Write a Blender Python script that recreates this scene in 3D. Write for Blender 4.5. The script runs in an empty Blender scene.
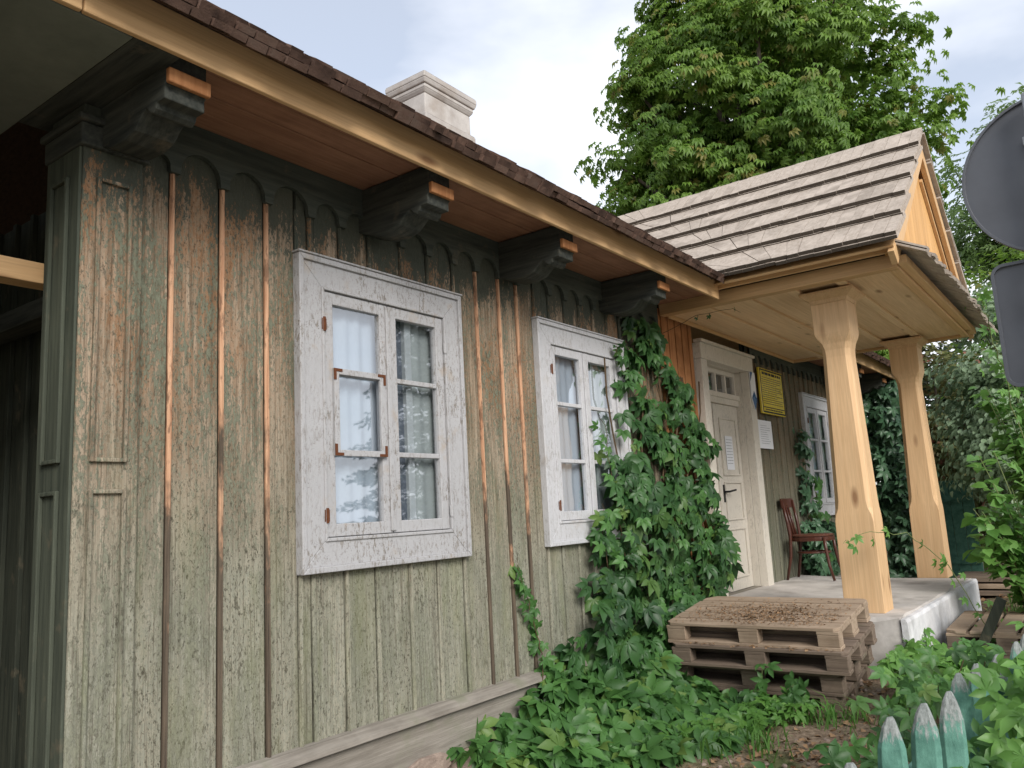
import bpy, math, random
import numpy as np
from mathutils import Vector, Matrix, Euler
random.seed(7); RNG = np.random.default_rng(11)
sc = bpy.context.scene
col = sc.collection

# ------------------------------------------------------------------ camera, sky, sun, exposure
F_PX, YAW, PITCH, ROLL, CAM_H, CAM_D = 811.0, 0.63187, 0.15893, -0.05405, 1.4557, 3.025
fw = Vector((math.cos(YAW)*math.cos(PITCH), math.sin(YAW)*math.cos(PITCH), math.sin(PITCH)))
rt = Vector((math.sin(YAW), -math.cos(YAW), 0)); up = rt.cross(fw)
c_, s_ = math.cos(ROLL), math.sin(ROLL)
r2 = c_*rt + s_*up; u2 = -s_*rt + c_*up
cam = bpy.data.cameras.new('camera'); camo = bpy.data.objects.new('camera', cam); col.objects.link(camo)
mw = Matrix((r2, u2, -fw)).transposed().to_4x4(); mw.translation = Vector((0, -CAM_D, CAM_H)); camo.matrix_world = mw
cam.sensor_width = 36; cam.lens = F_PX/1024*36; cam.clip_start = .05; cam.clip_end = 2000
sc.camera = camo
SUN_EL, SUN_AZ = math.radians(32), math.radians(-122)      # direction towards the sun, azimuth from +X
sund = Vector((math.cos(SUN_EL)*math.cos(SUN_AZ), math.cos(SUN_EL)*math.sin(SUN_AZ), math.sin(SUN_EL)))
sl = bpy.data.lights.new('sun', 'SUN'); sl.energy = 1.5; sl.angle = math.radians(25); sl.color = (1, .96, .9)
so = bpy.data.objects.new('sun', sl); col.objects.link(so); so.rotation_euler = sund.to_track_quat('Z', 'Y').to_euler()
w = bpy.data.worlds.new('World'); sc.world = w; w.use_nodes = True
wn = w.node_tree.nodes; wl = w.node_tree.links; wn.clear()
def wnode(t, **k):
    n = wn.new(t)
    for a, b in k.items(): setattr(n, a, b)
    return n
sky = wnode('ShaderNodeTexSky', sky_type='NISHITA', sun_disc=False, sun_elevation=SUN_EL, sun_rotation=math.pi/2 - SUN_AZ)
tc = wnode('ShaderNodeTexCoord'); mp = wnode('ShaderNodeMapping'); mp.inputs['Scale'].default_value = (1.1, 1.1, 2.6)
mp.inputs['Location'].default_value = (.35, .1, .2)
nz = wnode('ShaderNodeTexNoise'); nz.inputs['Scale'].default_value = 1.5; nz.inputs['Detail'].default_value = 6; nz.inputs['Roughness'].default_value = .5
rp = wnode('ShaderNodeValToRGB'); rp.color_ramp.elements[0].position = .40; rp.color_ramp.elements[1].position = .60
rp.color_ramp.elements[0].color = (.40, .40, .40, 1); rp.color_ramp.elements[1].color = (1, 1, 1, 1)
mx = wnode('ShaderNodeMix', data_type='RGBA'); mx.inputs['B'].default_value = (7.1, 7.3, 7.75, 1)
bg = wnode('ShaderNodeBackground'); bg.inputs['Strength'].default_value = .074
wo = wnode('ShaderNodeOutputWorld')
wl.new(tc.outputs['Generated'], mp.inputs['Vector']); wl.new(mp.outputs[0], nz.inputs['Vector']); wl.new(nz.outputs['Fac'], rp.inputs[0])
wl.new(rp.outputs[0], mx.inputs['Factor']); wl.new(sky.outputs[0], mx.inputs['A']); wl.new(mx.outputs['Result'], bg.inputs[0]); wl.new(bg.outputs[0], wo.inputs[0])
vs = sc.view_settings; vs.view_transform = 'Standard'; vs.look = 'None'; vs.gamma = 1; vs.use_curve_mapping = False; vs.exposure = 1.22
sc.cycles.max_bounces = 8; sc.cycles.transparent_max_bounces = 12; sc.cycles.use_denoising = True

# ------------------------------------------------------------------ materials
class NT:
    def __init__(s, name):
        s.m = bpy.data.materials.new(name); s.m.use_nodes = True
        s.n = s.m.node_tree.nodes; s.l = s.m.node_tree.links; s.n.clear()
        s.out = s.n.new('ShaderNodeOutputMaterial')
        s.pos = s.n.new('ShaderNodeNewGeometry').outputs['Position']
    def put(s, sock, v):
        if isinstance(v, bpy.types.NodeSocket): s.l.new(v, sock)
        elif isinstance(v, (tuple, list)) and sock.type == 'RGBA': sock.default_value = (*v[:3], 1)
        else: sock.default_value = v
    def map(s, v, sc=(1, 1, 1), loc=(0, 0, 0), rot=(0, 0, 0)):
        n = s.n.new('ShaderNodeMapping'); s.put(n.inputs['Vector'], v)
        s.put(n.inputs['Scale'], sc); s.put(n.inputs['Location'], loc); n.inputs['Rotation'].default_value = rot
        return n.outputs[0]
    def shift(s, v, amt, seed=(13.1, 7.7, 5.3)):     # offset the pattern per element
        a = s.attr('rnd'); n = s.n.new('ShaderNodeVectorMath'); n.operation = 'MULTIPLY'
        s.put(n.inputs[0], a); n.inputs[1].default_value = tuple(amt*q for q in seed)
        k = s.n.new('ShaderNodeVectorMath'); k.operation = 'ADD'; s.put(k.inputs[0], v); s.put(k.inputs[1], n.outputs[0]); return k.outputs[0]
    def noise(s, v, scale, detail=4, rough=.55, dist=0, color=False):
        n = s.n.new('ShaderNodeTexNoise'); s.put(n.inputs['Vector'], v)
        for k, q in (('Scale', scale), ('Detail', detail), ('Roughness', rough), ('Distortion', dist)): n.inputs[k].default_value = q
        return n.outputs['Color' if color else 'Fac']
    def vor(s, v, scale, feature='F1', out='Distance', rand=1):
        n = s.n.new('ShaderNodeTexVoronoi'); n.feature = feature; s.put(n.inputs['Vector'], v); n.inputs['Scale'].default_value = scale
        n.inputs['Randomness'].default_value = rand; return n.outputs[out]
    def ramp(s, f, st):
        n = s.n.new('ShaderNodeValToRGB'); e = n.color_ramp.elements
        while len(e) < len(st): e.new(.5)
        for i, (p, c) in enumerate(st):
            e[i].position = p; e[i].color = (c, c, c, 1) if isinstance(c, (int, float)) else (*c, 1)
        s.put(n.inputs[0], f); return n.outputs[0]
    def mix(s, f, a, b, mode='MIX'):
        n = s.n.new('ShaderNodeMix'); n.data_type = 'RGBA'; n.blend_type = mode
        s.put(n.inputs['Factor'], f); s.put(n.inputs['A'], a); s.put(n.inputs['B'], b); return n.outputs['Result']
    def math(s, op, a, b=0, c=None, clamp=False):
        n = s.n.new('ShaderNodeMath'); n.operation = op; n.use_clamp = clamp
        s.put(n.inputs[0], a); s.put(n.inputs[1], b)
        if c is not None: s.put(n.inputs[2], c)
        return n.outputs[0]
    def attr(s, name):
        n = s.n.new('ShaderNodeAttribute'); n.attribute_name = name; return n.outputs['Fac']
    def sep(s, v):
        n = s.n.new('ShaderNodeSeparateXYZ'); s.put(n.inputs[0], v); return n.outputs
    def lin(s, v, a, b):                              # 0 at a, 1 at b, clamped
        n = s.n.new('ShaderNodeMapRange'); s.put(n.inputs[0], v); n.inputs[1].default_value = a; n.inputs[2].default_value = b; return n.outputs[0]
    def bump(s, h, st=.3, d=.01):
        n = s.n.new('ShaderNodeBump'); s.put(n.inputs['Height'], h); n.inputs['Strength'].default_value = st; n.inputs['Distance'].default_value = d; return n.outputs[0]
    def bsdf(s, color, rough=.7, normal=None, spec=.3, link=True):
        n = s.n.new('ShaderNodeBsdfPrincipled'); s.put(n.inputs['Base Color'], color); s.put(n.inputs['Roughness'], rough)
        n.inputs['Specular IOR Level'].default_value = spec
        if normal is not None: s.l.new(normal, n.inputs['Normal'])
        if link: s.l.new(n.outputs[0], s.out.inputs[0])
        return n.outputs[0]
def grain_sc(ax, k=28, along=1.2):
    v = [k, k, k]; v['xyz'.index(ax)] = along; return tuple(v)

def pine(name, ax, dark=1.0, tint=(1, 1, 1), knots=True):
    t = NT(name); v = t.shift(t.pos, 1.0)
    g = t.noise(t.map(v, grain_sc(ax, 16, .7)), 1.6, 5, .6, .6)
    f = t.noise(t.map(v, grain_sc(ax, 90, 2.0)), 1.3, 3, .6)
    big = t.noise(v, 1.3, 2)
    a = tuple(dark*q*r for q, r in zip((.68, .45, .235), tint)); b = tuple(dark*q*r for q, r in zip((.53, .315, .145), tint))
    c = t.ramp(g, [(.3, b), (.62, a)])
    c = t.mix(t.math('MULTIPLY', t.ramp(f, [(.4, 0), (.62, 1)]), .42), c, tuple(q*.6 for q in b))
    chk = t.ramp(t.noise(t.map(v, grain_sc(ax, 42, .9), (3, 8, 1)), 1, 3, .5), [(.24, .8), (.28, 0)]); c = t.mix(chk, c, (.10, .05, .025))
    c = t.mix(t.ramp(big, [(.35, .0), (.75, .35)]), c, tuple(q*.75 for q in a))
    c = t.mix(.35, c, t.mix(t.attr('rnd'), tuple(q*.85 for q in b), tuple(min(1, q*1.15) for q in a)))
    if knots:
        k = t.vor(t.map(v, tuple(1.7 if q == ax else 5.0 for q in 'xyz')), 1.0)
        kn = t.ramp(k, [(.055, 1.0), (.10, .6), (.17, 0.0)])
        c = t.mix(t.math('MULTIPLY', kn, .75), c, (.16, .065, .025))
    t.bsdf(c, .62, t.bump(f, .12, .004), .25)
    return t.m

def peel(name, mode='wall'):
    """old oil paint flaking off softwood boards, grain along z"""
    t = NT(name); P = t.pos; v = t.shift(P, 2.5); xyz = t.sep(P); z = xyz[2]
    streak = t.noise(t.map(v, (34, 34, 1.1)), 1.5, 6, .62, .3)
    fine = t.noise(t.map(v, (64, 64, 24)), 1.5, 6, .74)
    blot = t.noise(t.map(v, (5.0, 5.0, 1.25)), 1.0, 8, .66, .5)
    blot2 = t.noise(t.map(v, (3.1, 3.1, .8), (4, 2, 9)), 1.0, 6, .6)
    wood = t.ramp(streak, [(.30, (.10, .066, .042)), (.45, (.25, .175, .115)), (.64, (.43, .33, .24))])
    wood = t.mix(t.ramp(blot2, [(.47, 0.0), (.56, .85)]), wood, t.mix(fine, (.17, .08, .04), (.40, .215, .105)))          # bare reddish wood
    pale = t.ramp(streak, [(.3, (.185, .188, .145)), (.65, (.32, .318, .255))])            # chalky primer, grey-green
    gp = t.ramp(fine, [(.35, (.075, .088, .062)), (.65, (.19, .21, .152))])                # green paint
    # coverage of the flaking layer: fine islands riding on broad patches
    m = t.math('ADD', t.math('MULTIPLY', fine, .75), t.math('MULTIPLY', blot, .55))
    mk = t.ramp(m, [(.66, 0.0), (.69, 1.0)])
    fleck = t.ramp(t.noise(t.map(v, (105, 105, 55)), 1.0, 4, .7), [(.57, 0), (.62, 1)])
    low = t.lin(t.math('ADD', z, t.math('MULTIPLY', blot2, -1.2)), 1.55, .5)               # more lichen green and primer low down
    grainl = t.ramp(t.noise(t.map(v, (150, 150, 2.6)), 1.0, 4, .6), [(.36, 1), (.46, 0)])
    base = t.mix(low, wood, pale)
    isl = t.ramp(fine, [(.475, 0), (.515, 1)])                                            # crisp little islands of primer
    base = t.mix(t.math('MULTIPLY', isl, t.math('ADD', .28, t.math('MULTIPLY', low, .3))), base, (.38, .35, .27))
    base = t.mix(t.math('MULTIPLY', grainl, .55), base, (.075, .055, .036))
    base = t.mix(t.math('MULTIPLY', mk, t.math('SUBTRACT', .92, t.math('MULTIPLY', low, .35))), base, gp)
    fl2 = t.ramp(t.noise(t.map(v, (48, 48, 15), (5, 1, 2)), 1.0, 6, .75), [(.575, 0), (.605, 1)])
    base = t.mix(t.math('MULTIPLY', fl2, t.ramp(blot2, [(.36, .35), (.6, .8)])), base, (.085, .08, .058))
    base = t.mix(t.math('MULTIPLY', fleck, t.ramp(blot2, [(.36, .3), (.6, .85)])), base, (.05, .046, .034))
    lich = t.ramp(t.noise(t.map(v, (7, 7, 1.8), (1, 5, 3)), 1, 5, .6), [(.5, 0), (.68, .4)])
    base = t.mix(t.math('MULTIPLY', lich, t.lin(z, 2.2, .9)), base, (.20, .215, .11))
    seam = t.ramp(t.noise(t.map(v, (16, 16, .6)), 1, 4, .6), [(.30, .55), (.42, 0)]); base = t.mix(seam, base, t.mix(.7, base, (.03, .025, .018)))
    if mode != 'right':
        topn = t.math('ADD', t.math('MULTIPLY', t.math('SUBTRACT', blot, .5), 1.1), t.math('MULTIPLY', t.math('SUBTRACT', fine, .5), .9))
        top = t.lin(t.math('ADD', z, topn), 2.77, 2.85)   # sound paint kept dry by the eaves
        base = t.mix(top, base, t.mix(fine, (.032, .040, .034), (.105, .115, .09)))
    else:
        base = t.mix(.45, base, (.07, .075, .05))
    base = t.mix(t.math('MULTIPLY', t.attr('rnd'), .42), base, t.mix(.5, base, (.10, .085, .055)))
    h = t.math('ADD', t.math('MULTIPLY', fine, .6), t.math('ADD', t.math('MULTIPLY', mk, .5), t.math('MULTIPLY', streak, .6)))
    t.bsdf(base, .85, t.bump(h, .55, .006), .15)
    return t.m

def white_paint(name, dirt=.5, base=(.58, .58, .59), warm=(.36, .30, .24), scale=1.0):
    t = NT(name); v = t.pos
    crack = t.noise(t.map(v, (62*scale, 62*scale, 20*scale)), 1, 7, .75, .5)
    blot = t.noise(v, 5.5, 6, .65); heavy = t.ramp(t.noise(t.map(v, (1, 1, 1), (7, 3, 1)), 3.4, 5, .65), [(.38, .12), (.62, 1.0)])
    dots = t.noise(v, 120*scale, 3, .6)
    c = t.mix(t.noise(v, 2.2, 4, .6), base, tuple(q*.80 for q in base))
    c = t.mix(t.math('MULTIPLY', t.ramp(crack, [(.43, 1), (.475, 0)]), t.math('MULTIPLY', heavy, min(1, .25+dirt*.7))), c, t.mix(dots, (.09, .08, .07), (.30, .265, .225)))
    c = t.mix(t.math('MULTIPLY', t.ramp(dots, [(.34, 1), (.40, 0)]), t.math('MULTIPLY', heavy, .8*dirt)), c, (.12, .11, .10))
    c = t.mix(t.math('MULTIPLY', t.ramp(blot, [(.58, 0), (.72, .85)]), dirt), c, warm)
    r = t.ramp(t.noise(v, 9, 5, .7), [(.69, 0), (.75, .85)])
    c = t.mix(t.math('MULTIPLY', r, dirt), c, (.19, .095, .045))
    t.bsdf(c, .65, t.bump(t.math('ADD', crack, t.math('MULTIPLY', dots, .5)), .5, .005), .3)
    return t.m

def dark_wood(name, a=(.022, .026, .024), b=(.075, .078, .065), ax='y'):
    t = NT(name); v = t.shift(t.pos, 1)
    g = t.noise(t.map(v, grain_sc(ax, 30, 2)), 1.2, 5, .65)
    bl = t.noise(v, 7, 5, .65)
    c = t.ramp(g, [(.3, a), (.7, b)]); c = t.mix(t.ramp(bl, [(.6, 0), (.75, .5)]), c, (.17, .135, .09))
    t.bsdf(c, .8, t.bump(g, .4, .006), .2); return t.m

def weathered(name, a, b, ax='y', rough=.85, moss=None, var=.6):
    t = NT(name); v = t.shift(t.pos, 1)
    g = t.noise(t.map(v, grain_sc(ax, 26, 1.5)), 1.4, 6, .65, .3)
    f = t.noise(t.map(v, grain_sc(ax, 120, 5)), 1.3, 3, .6)
    bl = t.noise(v, 4, 4, .6)
    c = t.ramp(g, [(.28, a), (.68, b)])
    c = t.mix(t.math('MULTIPLY', t.math('MINIMUM', t.attr('rnd'), 1.0), var), c, t.mix(t.ramp(bl, [(.4, 0), (.6, 1)]), tuple(q*.62 for q in a), tuple(q*1.12 for q in b)))
    c = t.mix(t.math('MULTIPLY', f, .3), c, tuple(q*.5 for q in a))
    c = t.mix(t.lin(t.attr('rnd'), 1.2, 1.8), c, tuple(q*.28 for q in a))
    if moss: c = t.mix(t.ramp(bl, [(.55, 0), (.7, .6)]), c, moss)
    t.bsdf(c, rough, t.bump(t.math('ADD', g, f), .35, .006), .2); return t.m

def stone(name, a, b, scale=6, bumpd=.015, stain=None):
    t = NT(name); v = t.pos
    n1 = t.noise(v, scale, 8, .65); n2 = t.noise(v, scale*9, 4, .6)
    c = t.ramp(n1, [(.3, a), (.7, b)]); c = t.mix(t.math('MULTIPLY', n2, .35), c, tuple(q*.6 for q in a))
    if stain: c = t.mix(t.ramp(t.noise(v, 2.3, 5, .6), [(.5, 0), (.68, .7)]), c, stain)
    t.bsdf(c, .9, t.bump(t.math('ADD', n1, t.math('MULTIPLY', n2, .35)), .5, bumpd), .2); return t.m

def plain(name, colr, rough=.6, spec=.3, var=.25, scale=14, metal=0):
    t = NT(name); n = t.noise(t.pos, scale, 5, .6)
    c = t.mix(t.math('MULTIPLY', n, var*1.6), colr, tuple(q*.45 for q in colr))
    t.bsdf(c, t.ramp(n, [(.3, max(.05, rough-.1)), (.7, min(1, rough+.12))]), t.bump(n, .12, .003), spec)
    if metal: t.n['Principled BSDF'].inputs['Metallic'].default_value = metal
    return t.m

def leafm(name, a, b, gloss=.42, trans=.35, tip=None, spec=.35):
    t = NT(name); r = t.attr('rnd'); n = t.noise(t.pos, 3.5, 3, .6)
    f = t.math('ADD', t.math('MULTIPLY', r, .65), t.math('MULTIPLY', n, .4))
    st = [(.12, a), (.85, b)]
    c = t.ramp(f, st)
    if tip: c = t.mix(t.ramp(t.math('FRACT', t.math('MULTIPLY', r, 17.3)), [(.90, 0), (.95, .8)]), c, tip)
    p = t.bsdf(c, gloss, None, spec, False)
    tr = t.n.new('ShaderNodeBsdfTranslucent'); t.put(tr.inputs[0], t.mix(.6, c, tuple(min(1, q*1.7) for q in b)))
    m = t.n.new('ShaderNodeMixShader'); m.inputs[0].default_value = trans
    t.l.new(p, m.inputs[1]); t.l.new(tr.outputs[0], m.inputs[2]); t.l.new(m.outputs[0], t.out.inputs[0]); return t.m

def glassm(name, ior=3.1, tint=(.95, .97, .98)):
    t = NT(name)
    wob = t.noise(t.pos, 3.5, 2, .5); lw = t.n.new('ShaderNodeLayerWeight'); lw.inputs[0].default_value = .5
    f0 = ((ior-1)/(ior+1))**2; p5 = t.math('POWER', lw.outputs['Facing'], 5.0)
    fr = t.math('ADD', t.math('MULTIPLY', p5, 1-f0), f0)
    gl = t.n.new('ShaderNodeBsdfGlossy'); gl.inputs['Roughness'].default_value = .02; gl.inputs[0].default_value = (.95, .97, 1, 1)
    t.l.new(t.bump(wob, .05, .02), gl.inputs['Normal'])
    tr = t.n.new('ShaderNodeBsdfTransparent'); tr.inputs[0].default_value = (*tint, 1)
    m = t.n.new('ShaderNodeMixShader'); t.l.new(fr, m.inputs[0]); t.l.new(tr.outputs[0], m.inputs[1]); t.l.new(gl.outputs[0], m.inputs[2])
    t.l.new(m.outputs[0], t.out.inputs[0]); return t.m

MT = {}
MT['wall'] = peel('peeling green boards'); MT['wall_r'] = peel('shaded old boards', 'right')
MT['pine_x'] = pine('new pine along x', 'x'); MT['pine_y'] = pine('new pine along y', 'y'); MT['pine_z'] = pine('new pine along z', 'z', knots=False)
MT['pine_post'] = pine('post pine', 'z', 1.0, (1.03, 1.06, 1.16))
MT['pine_ceil'] = pine('porch ceiling pine', 'x', 1.0, (1.2, 1.32, 1.55))
MT['pine_gable'] = pine('gable pine', 'z', .95, (1.06, .93, .68))
MT['orange'] = weathered('raw orange boards', (.30, .115, .04), (.52, .25, .11), 'z', .75)
MT['soffit'] = weathered('red brown soffit boards', (.24, .115, .07), (.40, .21, .13), 'x', .7, var=.35)
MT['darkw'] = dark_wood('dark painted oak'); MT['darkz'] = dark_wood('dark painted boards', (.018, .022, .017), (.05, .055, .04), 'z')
MT['darker'] = dark_wood('sheltered green paint', (.035, .042, .032), (.085, .095, .07), 'z'); MT['frieze'] = dark_wood('dark green frieze', (.036, .044, .038), (.085, .095, .078), 'x')
MT['white'] = white_paint('flaking white paint', 1.0, (.43, .427, .435)); MT['white2'] = white_paint('cleaner white paint', .4, (.54, .54, .555)); MT['door'] = white_paint('cream door paint', .22, (.66, .61, .53))
MT['skirt'] = weathered('grey skirting', (.17, .15, .125), (.34, .31, .27), 'x', .85, (.16, .17, .11), .3)
MT['stone'] = stone('rubble foundation', (.16, .12, .10), (.42, .33, .27), 9, .03); MT['concrete'] = stone('landing concrete', (.46, .43, .40), (.64, .60, .56), 5, .006, (.27, .245, .22))
MT['limewash'] = stone('whitewashed concrete', (.58, .58, .60), (.80, .79, .80), 7, .02, (.36, .35, .34)); MT['plaster'] = stone('chimney render', (.40, .37, .35), (.56, .53, .50), 5, .006, (.30, .25, .21))
MT['shingle_old'] = weathered('old brown shingles', (.06, .038, .03), (.19, .115, .085), 'y', .9, (.11, .085, .07), .7)
MT['shingle'] = weathered('silvery larch shingles', (.32, .265, .215), (.53, .46, .395), 'x', .75, None, .55); MT['roofboard'] = weathered('roof underlay', (.05, .03, .02), (.1, .06, .04), 'y')
MT['panel'] = stone('grey green ceiling board', (.13, .145, .12), (.21, .225, .185), 3, .004)
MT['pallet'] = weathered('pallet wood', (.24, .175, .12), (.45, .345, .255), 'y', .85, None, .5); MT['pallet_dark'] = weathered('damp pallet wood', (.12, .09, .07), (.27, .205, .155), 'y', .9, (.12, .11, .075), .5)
MT['chair'] = plain('brown bentwood varnish', (.085, .025, .014), .35, .5, .5); MT['chairseat'] = plain('scuffed seat', (.12, .045, .028), .4, .5)
MT['rust'] = plain('rust', (.15, .055, .025), .9, .2, .6, 60); MT['black'] = plain('black iron', (.015, .015, .016), .5); MT['iron'] = plain('grey sign metal', (.12, .127, .145), .42, .45, .5, 5)
MT['galv'] = plain('galvanised steel', (.36, .37, .38), .45, .5, .2, 20, .6)
MT['yellow'] = plain('yellow enamel', (.72, .55, .06), .18, .6, .2, 10); MT['paper'] = plain('white paper', (.72, .73, .76), .8, .2, .05); MT['blue'] = plain('blue enamel', (.03, .09, .25), .3, .5); MT['ink'] = plain('black print', (.03, .028, .02), .7)
MT['greyink'] = plain('grey print', (.33, .34, .37), .8)
MT['greycurtain'] = plain('grey green blind', (.40, .44, .44), .9, .1, .2, 20); MT['curtain'] = plain('bluish net curtain', (.40, .46, .53), .9, .1, .10, 30); MT['lace'] = plain('dark room lace', (.26, .30, .37), .9, .1, 1.2, 45); MT['room'] = plain('dim room', (.30, .32, .33), .9, .1)
MT['roomw'] = plain('inner window frame', (.52, .56, .58), .6, .3)
MT['glass'] = glassm('window glass')
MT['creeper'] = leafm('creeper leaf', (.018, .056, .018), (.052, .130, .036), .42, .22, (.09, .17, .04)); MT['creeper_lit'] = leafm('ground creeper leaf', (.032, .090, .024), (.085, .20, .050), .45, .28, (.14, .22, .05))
MT['weed'] = leafm('fresh weed leaf', (.05, .14, .025), (.13, .27, .055), .5, .35); MT['chest'] = leafm('chestnut leaf', (.058, .135, .018), (.185, .30, .05), .5, .36, (.23, .19, .05))
MT['paletree'] = leafm('pale tree leaf', (.09, .16, .05), (.19, .28, .10), .5, .4); MT['silver'] = leafm('grey green leaf', (.15, .23, .12), (.31, .41, .26), .4, .25)
MT['purple'] = leafm('dull brown green leaf', (.07, .09, .03), (.19, .19, .075), .5, .3, (.24, .07, .06)); MT['shrub'] = leafm('bright shrub leaf', (.06, .155, .03), (.16, .32, .075), .42, .35)
MT['dark'] = leafm('dark yew leaf', (.012, .03, .014), (.035, .065, .028), .5, .2); MT['ivy'] = leafm('ivy leaf', (.032, .08, .04), (.09, .18, .095), .35, .2)
MT['bark'] = stone('bark', (.05, .04, .03), (.13, .11, .085), 12, .03); MT['stem'] = plain('brown vine stem', (.10, .065, .035), .8); MT['gstem'] = plain('green stem', (.16, .2, .07), .7)
MT['litter'] = weathered('dry leaf', (.16, .085, .04), (.40, .26, .15), 'x', .9, None, .8); MT['green_old'] = None
MT['paving'] = stone('concrete paving', (.36, .35, .33), (.50, .48, .45), 4, .004); MT['asphalt'] = stone('asphalt', (.05, .05, .052), (.08, .08, .08), 14, .006)
def soil():
    t = NT('bare earth'); v = t.pos
    n1 = t.noise(v, 2.1, 6, .6); n2 = t.noise(v, 34, 6, .7); n3 = t.noise(v, .05, 3)
    c = t.ramp(n2, [(.3, (.10, .07, .048)), (.55, (.25, .185, .13)), (.72, (.40, .31, .235))])
    c = t.mix(t.ramp(n1, [(.45, 0), (.62, .75)]), c, t.mix(n2, (.03, .06, .015), (.09, .13, .035)))
    t.bsdf(c, .95, t.bump(n2, .7, .02), .15); return t.m
MT['soil'] = soil()
def picketm():
    t = NT('worn green fence paint'); v = t.shift(t.pos, .7); z = t.sep(t.pos)[2]
    g = t.noise(t.map(v, (80, 80, 5)), 1.2, 6, .7); b = t.noise(v, 14, 6, .7)
    paint = t.ramp(b, [(.3, (.045, .125, .095)), (.65, (.12, .27, .21))])
    wood = t.ramp(g, [(.3, (.10, .10, .095)), (.65, (.32, .33, .32))])
    wear = t.math('ADD', t.math('MULTIPLY', g, .55), t.math('MULTIPLY', t.attr('wear'), .45))
    c = t.mix(t.ramp(wear, [(.50, 0), (.58, .9)]), paint, wood)
    t.bsdf(c, .75, t.bump(g, .5, .005), .25); return t.m
MT['picket'] = picketm()
def battenm():
    t = NT('half stripped batten'); v = t.shift(t.pos, 1); z = t.sep(t.pos)[2]
    g = t.noise(t.map(v, (70, 70, 2.2)), 1.2, 5, .65)
    raw = t.mix(t.ramp(t.noise(t.map(v, (30, 30, 7)), 1, 5, .7), [(.52, 0), (.60, .7)]), t.ramp(g, [(.3, (.34, .165, .09)), (.65, (.62, .38, .24))]), (.12, .07, .045)); old = t.ramp(g, [(.3, (.045, .036, .028)), (.7, (.15, .115, .082))])
    k = t.lin(t.math('ADD', z, t.math('MULTIPLY', t.math('SUBTRACT', t.noise(t.map(v, (8, 8, 2.5)), 1, 5, .65), .5), 3.0)), 1.35, 1.75)
    t.bsdf(t.mix(k, old, raw), .8, t.bump(g, .35, .004), .2); return t.m
MT['batten'] = battenm()

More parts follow.
